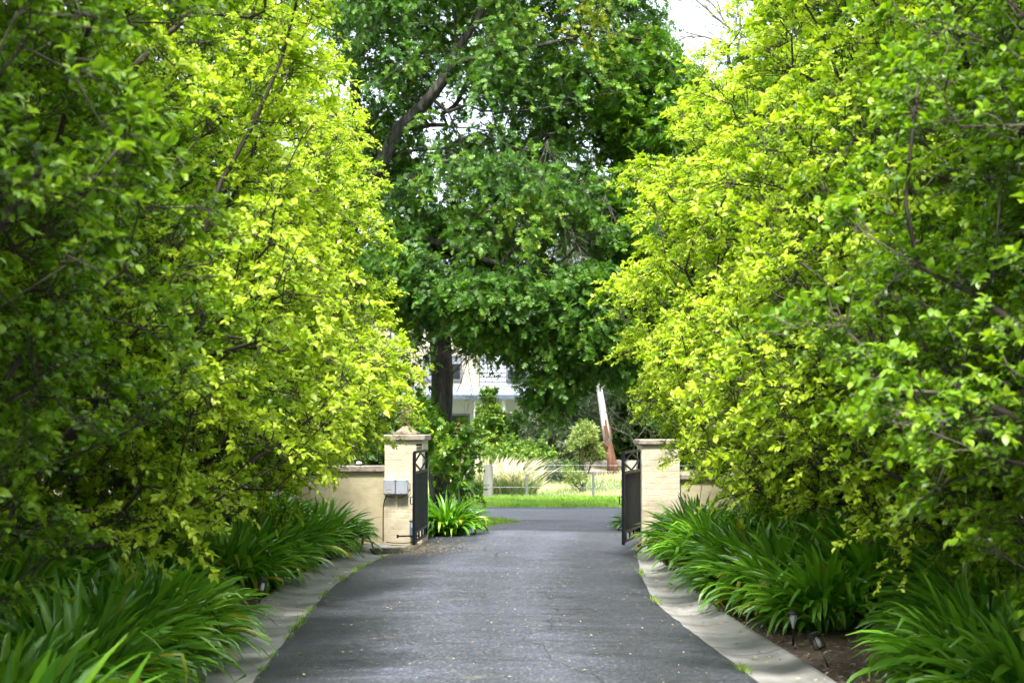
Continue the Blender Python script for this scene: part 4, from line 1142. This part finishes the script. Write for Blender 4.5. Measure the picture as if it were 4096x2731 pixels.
# small dome light on the left coping
pt = P(1437, 1858, 26.0)
t = empty('dome_light', (pt.x, 25.95, 1.183)); tag(t, 'small round silver dome light on the left wall coping', 'light')
MB().lathe((0, 0, 0), [(.055, 0), (.055, .02), (.045, .024)], 20).build('base', M['blackp'], t, smooth=True)
MB().lathe((0, 0, .024), [(.05, 0), (.047, .015), (.036, .03), (.018, .038), (.002, .04)], 20).build('dome', M['frost'], t, smooth=True)

# control boxes on the left pillar (in the pillar's own frame)
def on_pillar(name, label, cat, group=None):
    t = empty(name, LP.location, LP.rotation_euler.z); tag(t, label, cat, group); return t
fy = -.285
for i, (cx, lab) in enumerate(((-.195, 'pale grey electrical box with a red sticker, left of the pair on the pillar'), (-.008, 'pale grey electrical box without sticker, right of the pair on the pillar'))):
    t = on_pillar('control_box', lab, 'electrical box', 'grey boxes on the left pillar')
    MB().box((cx, fy - .045, .875), (.18, .085, .222), bev=.006).build('body', M['boxgrey'], t)
    MB().box((cx, fy - .095, .875), (.172, .014, .214), bev=.005).build('lid', M['boxgrey'], t)
    for sx in (-1, 1):
        for sz in (-1, 1): MB().lathe((cx + sx * .075, fy - .104, .875 + sz * .096), [(.0065, -.004), (.0065, .004)], 8).build('screw', M['blackp'], t)
    MB().box((cx, fy - .108, .785), (.022, .012, .022), bev=.003).build('latch', M['steel'], t)
    if i == 0:
        MB().box((cx, fy - .1035, .828), (.062, .003, .018)).build('warning_sticker', M['sticker'], t)
        MB().box((cx, fy - .1035, .812), (.052, .003, .010)).build('sticker_text', M['stickerw'], t)
t = on_pillar('cable', 'black cable looping under the grey boxes and down the pillar edge', 'cable')
mb = MB()
mb.tube([(-.26, fy - .03, .77), (-.24, fy - .03, .735), (-.15, fy - .02, .715), (-.03, fy - .02, .715), (.03, fy - .03, .74), (.04, fy - .03, .77)], .0065, 6)
mb.tube([(-.24, fy - .02, .735), (-.28, fy - .015, .68), (-.30, fy - .01, .58), (-.302, fy - .01, .30), (-.30, fy - .01, .06)], .009, 6)
mb.tube([(.085, fy - .05, .93), (.11, fy - .04, .92), (.108, fy - .03, .84), (.09, fy - .04, .80)], .006, 6)
mb.build('cable_run', M['blackp'], t)
t = on_pillar('ground_cable', 'thin black cable lying along the foot of the left pillar', 'cable')
MB().tube([(-.25, fy - .03, .05), (-.12, fy - .10, .045), (.05, fy - .12, .045), (.2, fy - .08, .06), (.26, fy - .08, .12)], .007, 6).build('cable_run', M['blackp'], t)
# gate motor at the pillar foot
t = on_pillar('gate_motor', 'blue grey gate opener with black arm at the foot of the left pillar', 'gate opener')
MB().box((.165, fy - .055, .245), (.10, .10, .24), bev=.01).build('housing', M['motor'], t)
MB().box((.165, fy - .108, .31), (.06, .006, .07)).build('cover', M['boxgrey'], t)
MB().box((.165, fy - .055, .37), (.115, .112, .018), bev=.004).build('hood', M['blackp'], t)
mb = MB(); mb.bar((-.06, fy - .12, .145), (.26, fy - .12, .155), .022); mb.tube([(-.06, fy - .12, .12), (-.06, fy - .12, .17)], .018, 8); mb.build('arm', M['black'], t)
MB().bar((.20, fy - .03, 1.50), (.29, fy - .03, 1.50), .03).build('hinge_bracket', M['black'], LP)

# gate leaves
def gate(hinge, free, label, bars, solid):
    h = Vector((hinge[0], hinge[1], 0)); f = Vector((free[0], free[1], 0)); L = (f - h).length
    t = empty('gate_leaf', h, math.atan2(f.y - h.y, f.x - h.x)); tag(t, label, 'gate', 'open black steel gate leaves')
    z0, z1, z2, z3 = .17, .30, 1.13, 1.42
    fr = MB()
    fr.box((.02, 0, (z0 + z3) / 2), (.04, .04, z3 - z0)); fr.box((L - .02, 0, (z0 + z3) / 2 - .02), (.045, .045, z3 - z0 + .04))
    for z in (z0, z1, z2, z3): fr.box((L / 2, 0, z), (L - .09, .034, .034))
    fr.build('frame', M['black'], t)
    d = MB(); zc = (z2 + z3) / 2
    for a, b in (((.05, zc), (L / 2, z3 - .02)), ((L / 2, z3 - .02), (L - .05, zc)), ((L - .05, zc), (L / 2, z2 + .02)), ((L / 2, z2 + .02), (.05, zc))):
        d.bar((a[0], 0, a[1]), (b[0], 0, b[1]), .02, .02)
    d.build('diamond', M['black'], t)
    n = bars
    for i in range(n):
        x = .06 + (L - .12) * (i + .5) / n
        MB().box((x, 0, (z1 + z2) / 2), (.028, .022, z2 - z1 - .03)).build('bar', M['black'], t)
    for i in range(4):
        x = .06 + (L - .12) * (i + .5) / 4
        MB().box((x, 0, (z0 + z1) / 2), (.024, .022, z1 - z0 - .03)).build('short_bar', M['black'], t)
    for z in (.35, 1.08):
        MB().bar((-.045, 0, z), (.0, 0, z), .03).build('hinge_pin', M['black'], t)
    hd = MB(); hd.tube([(L + .002, -.025, .80), (L + .02, -.05, .80), (L + .02, -.05, .70), (L + .002, -.025, .70)], .008, 6); hd.build('handle', M['black'], t)
    return t
gate((-1.275, 25.55), (-1.37, 23.95), 'left leaf of the open black gate, folded back in front of the finial pillar', 21, True)
gate((1.90, 25.50), (1.555, 23.95), 'right leaf of the open black gate, bars showing daylight between them', 15, False)

# drain grate in the left channel
gp = G(1548, 2215)
t = empty('drain_grate', (gp.x, gp.y, .03), math.radians(10)); tag(t, 'rusty black iron drain grate in the concrete channel before the left pillar', 'drain')
mb = MB(); mb.box((0, -.36, .012), (.42, .03, .03)); mb.box((0, .36, .012), (.42, .03, .03)); mb.box((-.195, 0, .012), (.03, .69, .03)); mb.box((.195, 0, .012), (.03, .69, .03)); mb.build('frame', M['iron'], t)
mb = MB()
for i in range(10): mb.box((-.155 + i * .0345, 0, .014), (.014, .69, .022))
mb.build('grille', M['iron'], t)
MB().box((0, 0, -.001), (.36, .69, .004)).build('pit', M['crack'], t)

# ------------------------------------------------------------------ solar path lamps
def solar_lamp(loc, label, lean=(0, 0), kind=0):
    t = empty('solar_lamp', loc); t.rotation_euler = (lean[0], lean[1], .4); tag(t, label, 'garden lamp', 'solar lamps beside the kerbs')
    if kind == 0:
        MB().tube([(0, 0, -.02), (0, 0, .14)], .009, 8).build('stake', M['blackp'], t, smooth=True)
        MB().lathe((0, 0, .12), [(.010, 0), (.014, .02), (.03, .075), (.034, .11)], 16).build('shade', M['frost'], t, smooth=True)
        mb = MB()
        for k in range(4):
            a = k * PI / 2; mb.bar((.012 * math.cos(a), .012 * math.sin(a), .125), (.037 * math.cos(a), .037 * math.sin(a), .232), .004)
        mb.build('cage', M['blackp'], t)
        MB().lathe((0, 0, .23), [(.046, 0), (.047, .006), (.036, .018), (.03, .022), (.03, .03), (.002, .031)], 20).build('lamp_cap', M['blackp'], t, smooth=True)
    else:
        MB().tube([(0, 0, -.02), (0, 0, .13)], .007, 8).build('stake', M['steel'] if kind == 2 else M['blackp'], t, smooth=True)
        mb = MB(); mb.box((0, 0, .135), (.07, .07, .012), bev=.002); mb.box((0, 0, .235), (.082, .082, .014), bev=.003); mb.box((0, 0, .25), (.055, .055, .016), bev=.003)
        for sx in (-1, 1):
            for sy in (-1, 1): mb.box((sx * .03, sy * .03, .185), (.007, .007, .09))
        mb.build('lantern_frame', M['blackp'], t)
        MB().lathe((0, 0, .142), [(.016, 0), (.022, .03), (.02, .06), (.012, .08)], 12).build('lens', M['frost'], t, smooth=True)
    return t
p = G(3173, 2600); solar_lamp((p.x, p.y, .06), 'black solar stake lamp with frosted shade on mulch by the right kerb')
p = G(3310, 2690); solar_lamp((p.x, p.y, .06), 'silver stake solar lamp leaning over under leaves at the lower right', lean=(-.15, -.38), kind=2)
p = G(902, 2462); solar_lamp((p.x, p.y, .05), 'black solar stake lamp with frosted shade by the left kerb, nearer one')
p = G(1035, 2440); solar_lamp((p.x, p.y, .05), 'dark square lantern solar lamp tilted under leaves by the left kerb', lean=(-.1, .22), kind=1)

# ------------------------------------------------------------------ across the street: fence
FY = 40.2
t = empty('wire_fence', (0, FY, 0)); tag(t, 'wire netting fence with posts across the street', 'fence')
def fpost(px, top, w, mat, parent):
    x = P(px, 1950, FY).x; z = P(px, top, FY).z
    if w > .1: MB().tube([(x, 0, -.05), (x + .01, 0, z * .5), (x, 0, z)], [w / 2, w / 2 * .97, w / 2 * .93], 10).build('timber_post', mat, parent)
    else:
        mb = MB(); mb.box((x, 0, z / 2), (w, .012, z)); mb.box((x, .02, z / 2), (.012, .035, z)); mb.build('steel_post', mat, parent)
fpost(1952, 1858, .24, M['post'], t); fpost(1789, 1893, .06, M['steel'], t); fpost(2107, 1895, .06, M['steel'], t); fpost(2373, 1893, .06, M['steel'], t); fpost(2526, 1845, .24, M['palepost'], t)
for px in (1630, 1450, 2700, 2860, 3020): fpost(px, 1893, .06, M['steel'], t)
fpost(1290, 1858, .24, M['post'], t)
mb = MB()
for z in (.82, .68, .30): mb.tube([(-9, 0, z), (-4.5, 0, z - .02), (0, 0, z), (4.5, 0, z - .02), (10, 0, z)], .002, 4, cap=False)
mb.build('strand_wire', M['steel'], t)
mb = MB()   # hexagonal netting as crossing diagonals
x = -9.0
while x < 10:
    mb.bar((x, .01, .04), (x + .36, .01, .66), .0022); mb.bar((x + .36, .012, .04), (x, .012, .66), .0022); x += .09
mb.build('netting', M['steel'], t)

# block wall behind the paddock
WY = 54.5
x0, x1 = P(1500, 1800, WY).x, P(2330, 1800, WY).x; zt = P(1900, 1727, WY).z
t = empty('block_wall', (x0, WY, tz(WY) - .03)); tag(t, 'low dark grey block wall in front of the white house', 'wall')
h = zt - tz(WY)
MB().box(((x1 - x0) / 2, 0, h / 2), (x1 - x0, .25, h)).build('wall_body', M['block'], t)
MB().box(((x1 - x0) / 2, 0, h + .03), (x1 - x0, .32, .055), bev=.01).build('coping', M['block'], t)

# house
HY = 61.0
def hx(px): return P(px, 1500, HY).x
def hz(py): return P(2000, py, HY).z
t = empty('house', (0, HY, 0)); tag(t, 'two storey house with cream rendered and white weatherboard upper walls', 'house')
def bx(x0, x1, y0, y1, z0, z1): return (((x0 + x1) / 2, (y0 + y1) / 2, (z0 + z1) / 2), (x1 - x0, y1 - y0, z1 - z0))
MB().box(*bx(hx(1350), hx(1915), 0, 8, .3, 6.6)).build('rendered_wall', M['render'], t)
MB().box(*bx(hx(1918), hx(2650), .1, 8, .3, 6.6)).build('boarded_core', M['board'], t)
mb = MB(); z = hz(1560)
while z < 6.5:    # overlapping weatherboards as real steps
    a, b = hx(1918), hx(2650); y = .1
    mb.add([(a, y - .035, z), (b, y - .035, z), (b, y - .006, z + .158), (a, y - .006, z + .158), (a, y, z), (b, y, z)], [(0, 1, 2, 3), (4, 5, 1, 0)]); z += .16
mb.build('weatherboards', M['board'], t)
mb = MB(); z = 1.0
while z < hz(1592):
    a, b = hx(1700), hx(2200); y = -.02
    mb.add([(a, y - .03, z), (b, y - .03, z), (b, y - .004, z + .135), (a, y - .004, z + .135), (a, y, z), (b, y, z)], [(0, 1, 2, 3), (4, 5, 1, 0)]); z += .137
mb.build('lower_weatherboards', M['board'], t)
def window(x0, x1, z0, z1, y, blind=0.0):
    f = MB(); w = .07
    f.box(*bx(x0, x1, y - .05, y + .03, z0, z0 + w)); f.box(*bx(x0, x1, y - .05, y + .03, z1 - w, z1)); f.box(*bx(x0, x0 + w, y - .05, y + .03, z0 + w, z1 - w)); f.box(*bx(x1 - w, x1, y - .05, y + .03, z0 + w, z1 - w))
    fo = f.build('window', M['winframe'], t)
    MB().box(*bx(x0 + w, x1 - w, y - .03, y - .022, z0 + w, z1 - w)).build('pane', M['glass'], fo)
    if blind > 0: MB().box(*bx(x0 + w, x1 - w, y - .042, y - .036, z1 - w - (z1 - z0) * blind, z1 - w)).build('blind', M['blind'], fo)
window(hx(1800), hx(1848), hz(1524), hz(1422), 0, .25)
window(hx(1690), hx(1745), hz(1524), hz(1422), 0, .9)
window(hx(2024), hx(2110), hz(1524), hz(1425), .05, .5)
window(hx(2200), hx(2280), hz(1524), hz(1425), .05, .4)
window(hx(1790), hx(1880), hz(1790), hz(1654), -.03)
window(hx(2010), hx(2110), hz(1790), hz(1654), -.03)
# lean-to verandah roof with gutter
mb = MB(); a, b = hx(1600), hx(2300); z0, z1 = hz(1582), hz(1553)
mb.add([(a, -1.1, z0), (b, -1.1, z0), (b, -.04, z1 + .08), (a, -.04, z1 + .08), (a, -1.1, z0 - .05), (b, -1.1, z0 - .05), (b, -.04, z1 + .0), (a, -.04, z1 + .0)], [(0, 1, 2, 3), (7, 6, 5, 4), (0, 4, 5, 1), (1, 5, 6, 2), (2, 6, 7, 3), (3, 7, 4, 0)])
rf = mb.build('lower_roof', M['roofmetal'], t)
MB().box(*bx(a - .05, b + .05, -1.22, -1.105, z0 - .13, z0 + .01)).build('gutter', M['gutter'], rf)
for px in (1905, 2015, 2280): MB().box(*bx(hx(px) - .06, hx(px) + .06, -1.04, -.92, .5, z0 - .052)).build('verandah_post', M['board'], t)
mb = MB(); a, b = hx(1330), hx(2680)
mb.add([(a, -.5, 6.6), (b, -.5, 6.6), (b, 8.5, 6.6), (a, 8.5, 6.6), (a + 3, 4, 8.4), (b - 3, 4, 8.4)], [(3, 2, 1, 0), (0, 1, 5, 4), (2, 3, 4, 5), (1, 2, 5), (3, 0, 4)])
mb.build('roof', M['roofmetal'], t)
bt = P(1850, 1722, 54.3)
t = empty('brick_stack', (bt.x - .08, 54.4, P(1850, 1725, 54.4).z + .055)); tag(t, 'small stack of orange bricks on the block wall under the house window', 'bricks')
M['redbrick'] = surf_mat('orange_brick', [(.3, (.42, .18, .09)), (.7, (.60, .32, .18))], scale=6, bump=.2)
mb = MB()
for i in range(3):
    mb.box((0, 0, .04 + i * .08), (.36 - .03 * i, .2, .074), rz=.03 * i)
mb.build('bricks', M['redbrick'], t)

# leaning gum with shed bark
gb = P(2455, 1932, 49.3); gb = Vector((gb.x, 49.3, tz(49.3)))
t = empty('leaning_gum_tree', gb); tag(t, 'leaning gum tree with smooth white upper trunk and red brown base bark', 'tree')
pth = [gb - Vector((0, 0, .1)), P(2448, 1850, 49.3), P(2432, 1770, 49.3), P(2420, 1700, 49.3), P(2408, 1620, 49.3), P(2398, 1560, 49.3), P(2385, 1480, 49.4), P(2360, 1350, 49.6), P(2330, 1150, 50), P(2320, 900, 50)]
rad = [.20, .145, .125, .112, .102, .095, .09, .08, .06, .05]
MB().tube([p - gb for p in pth[:3]], rad[:3], 12).build('rough_trunk', M['gumred'], t, smooth=True)
MB().tube([p - gb for p in pth[2:]], [.123] + rad[3:], 12).build('smooth_trunk', M['gumbark'], t, smooth=True)
mb = MB(); rs = random.Random(6)
for i in range(9):
    a = rs.uniform(0, 2 * PI); k = rs.uniform(0, 1); c0 = P(2432, 1775, 49.3).lerp(P(2412, 1660, 49.3), k * .3); c1 = P(2432, 1775, 49.3).lerp(P(2412, 1660, 49.3), min(1, k * .3 + rs.uniform(.3, .7)))
    o_ = Vector((math.cos(a), math.sin(a), 0)) * .128
    mb.bar(c0 - gb + o_, c1 - gb + o_ * .95, rs.uniform(.03, .07), .012)
mb.build('peeling_bark', M['gumred'], t)
MB().tube([P(2425, 1790, 49.2) - gb, P(2412, 1770, 49.1) - gb, P(2400, 1772, 49.1) - gb], [.06, .05, .03], 8).build('branch_stub', M['gumred'], t, smooth=True)
C = env_samples(420, ell_env([((P(2330, 1000, 50) - gb)[:], (2.0, 1.8, 2.2)), ((P(2420, 1400, 50) - gb)[:], (1.3, 1.2, 1.0))]), (-4, -3, 0), (4, 3, 12), 31, thr=-.1)
A, PAR, w_, tips, tdir, _ = skeleton([[tuple(p - gb) for p in pth]], C, rr=random.Random(2))
w2 = w_.copy(); mb = MB(); branch_mesh(mb, A, PAR, w_, .004, rmin=.008)
V, F, lv = foliage(C, tdir, np.broadcast_to(np.array([-.8, .7, 4.]), C.shape), 4, 8, .4, .20, T_narrow(), droop=.6, nup=.2, nrand=1)
link('crown', tri_mesh('crown', V, F, M['gum'], {'lv': lv}), t)
mb.build('limbs', M['gumbark'], t, smooth=True)

# paddock shrubs
def shrub(px, pyb, pyt, Y, rx, n, seed, label, mat, leaf, tmpl, tl=.22, nl=8, nt=4, up=.6, nup=.6, name='shrub', droop=.05, group='shrubs across the street', zlo=.15):
    b = P(px, pyb, Y); zb = tz(Y); top = P(px, pyt, Y).z; h = top - zb
    base = (b.x, Y, zb - .02)
    ells = [((b.x, Y, zb + h * .42), (rx, rx, h * .38)), ((b.x + .05 * rx, Y, zb + h * .72), (rx * .55, rx * .55, h * .30))]
    limbs = [[base, (b.x, Y, zb + h * .3), (b.x, Y, zb + h * .9)]]
    for i in range(5):
        a = i * 1.26 + seed; limbs.append([(b.x, Y, zb + h * .08), (b.x + math.cos(a) * rx * .5, Y + math.sin(a) * rx * .5, zb + h * .4), (b.x + math.cos(a) * rx * .7, Y + math.sin(a) * rx * .7, zb + h * .65)])
    return make_tree(name, base, ells, limbs, n, nt, nl, tl, leaf, tmpl, M[mat], M['bark'], seed, label, 'shrub', group, rt=.0035, thr=-.3, shell=.2, up=up, nup=nup, rmin=.004, droop=droop, spread=.6)
shrub(2332, 1975, 1722, 44.2, .42, 230, 81, 'pale green feathery shrub standing alone behind the wire fence', 'wattle', .10, T_narrow(), nl=12, up=1.3, nup=.3, tl=.24)
shrub(1885, 1850, 1725, 51, .50, 150, 82, 'small light green sapling left of the timber fence post', 'shrub', .11, T_oval(), zlo=.4)
shrub(1958, 1860, 1560, 53.3, .42, 190, 83, 'tall slender yellow green shrub in front of the house verandah', 'shrub', .12, T_oval())
shrub(2090, 1860, 1650, 53.4, .6, 170, 84, 'mid green shrub over the block wall, left of the centre', 'bgleaf', .14, T_oval())
shrub(2200, 1870, 1665, 53, .7, 190, 85, 'loose olive shrub over the block wall, right of the centre', 'shrub', .13, T_oval())
shrub(2250, 1890, 1610, 52, 1.2, 330, 86, 'grey green gum shrub left of the leaning trunk', 'gum', .20, T_narrow(), droop=.6, up=0)
shrub(2400, 1890, 1600, 53.5, 1.4, 420, 87, 'dark green bushy shrub behind the leaning trunk', 'bgleaf', .14, T_oval())
shrub(2550, 1890, 1560, 52.5, 1.5, 420, 88, 'dark shrub behind the right gate leaf, across the street', 'bgleaf', .14, T_oval())
shrub(2050, 1860, 1775, 49, .7, 130, 89, 'straggly shrub with pinkish yellow leaves behind the feathery grass', 'shrub', .10, T_oval())
shrub(2140, 1880, 1780, 50, .5, 110, 90, 'low yellow green shrub in front of the block wall', 'shrub', .11, T_oval())
shrub(2190, 1935, 1865, 47, .62, 150, 91, 'low grey green bush by the fallen log', 'gum', .12, T_narrow())
shrub(2270, 1935, 1860, 47.4, .5, 120, 92, 'low dark bush right of the fallen log', 'bgleaf', .12, T_narrow())
shrub(1610, 1900, 1640, 50, 1.1, 300, 93, 'dark shrub across the street behind the grey oak trunk', 'bgleaf', .14, T_oval())
shrub(1480, 1900, 1560, 50, 1.8, 380, 94, 'dark shrub across the street behind the left pillar', 'bgleaf', .14, T_oval())
shrub(2760, 1900, 1500, 51, 1.8, 400, 95, 'dark shrub across the street behind the right pillar', 'bgleaf', .14, T_oval())

# feathery plume grasses by the fence
def tussock(px, py, Y, r, n, h, seed, label):
    b = P(px, py, Y); t = empty('plume_grass', (b.x, Y, tz(Y) - .01)); tag(t, label, 'grass clump', 'feathery grass clumps behind the fence')
    g = np.random.default_rng(seed)
    a = g.uniform(0, 2 * PI, n); q = np.sqrt(g.uniform(0, 1, n)); p = np.stack([np.cos(a) * q * r * .5, np.sin(a) * q * r * .5, np.zeros(n)], 1)
    out = np.stack([np.cos(a) * q, np.sin(a) * q, np.zeros(n)], 1)
    for nm, m, hh, w_, k in (('blades', M['reed'], h * .78, .014, slice(0, n)), ('plumes', M['plume'], h * .92, .03, slice(0, int(n * .22)))):
        pk = p[k]; ok = out[k]; nn = len(pk); H = hh * g.uniform(.6, 1.15, nn)
        lean = ok * .6 + g.normal(0, .34, (nn, 3)) * [1, 1, 0]
        sd_a = g.uniform(0, 2 * PI, nn); sd = np.stack([np.cos(sd_a), np.sin(sd_a), np.zeros(nn)], 1) * (w_ / 2)
        up = np.array([0, 0, 1.])
        def at(tt): return pk + (up * tt + lean * tt * tt) * H[:, None]
        if nm == 'blades': V = np.stack([pk - sd, pk + sd, at(.5) - sd, at(.5) + sd, at(.95)], 1); F0 = [(0, 1, 3), (0, 3, 2), (2, 3, 4)]; kk = 5
        else: V = np.stack([at(.72), at(.88) - sd, at(.88) + sd, at(1.08)], 1); F0 = [(0, 2, 1), (1, 2, 3)]; kk = 4
        F = np.array(F0)[None] + (np.arange(nn) * kk)[:, None, None]
        link(nm, tri_mesh(nm, V.reshape(-1, 3), F.reshape(-1, 3), m, {'lv': np.repeat(g.uniform(0, 1, nn), kk)}), t)
tussock(1905, 1985, 41.6, .75, 800, .80, 1, 'feathery grass clump left of the timber fence post')
tussock(2010, 1985, 41.8, .85, 1100, .88, 2, 'largest feathery grass clump with pale plumes right of the timber post')
tussock(2090, 1980, 41.5, .6, 700, .72, 3, 'feathery grass clump around the steel fence post')
tussock(1960, 1975, 42.8, .7, 700, .92, 4, 'feathery grass clump behind the timber fence post')
tussock(1810, 1985, 41.9, .6, 500, .55, 5, 'low pale grass clump next to the grey oak trunk')

lg = P(2180, 1875, 48.5)
t = empty('fallen_log', (lg.x, 48.5, tz(48.5))); tag(t, 'fallen grey log lying in the grass beyond the fence', 'log')
MB().tube([(0, 0, .30), (.5, .2, .18), (1.1, .3, .12), (1.7, .3, .10)], [.09, .11, .12, .10], 10).build('log_body', M['log'], t, smooth=True)
lg = P(2440, 1885, 50.2)
t = empty('fallen_log', (lg.x - .7, 50.5, tz(50.5))); tag(t, 'pale fallen log behind the foot of the leaning gum', 'log')
MB().tube([(0, 0, .12), (.8, .1, .16), (1.8, .0, .13), (2.6, 0, .10)], [.12, .15, .14, .11], 10).build('log_body', M['log'], t, smooth=True)
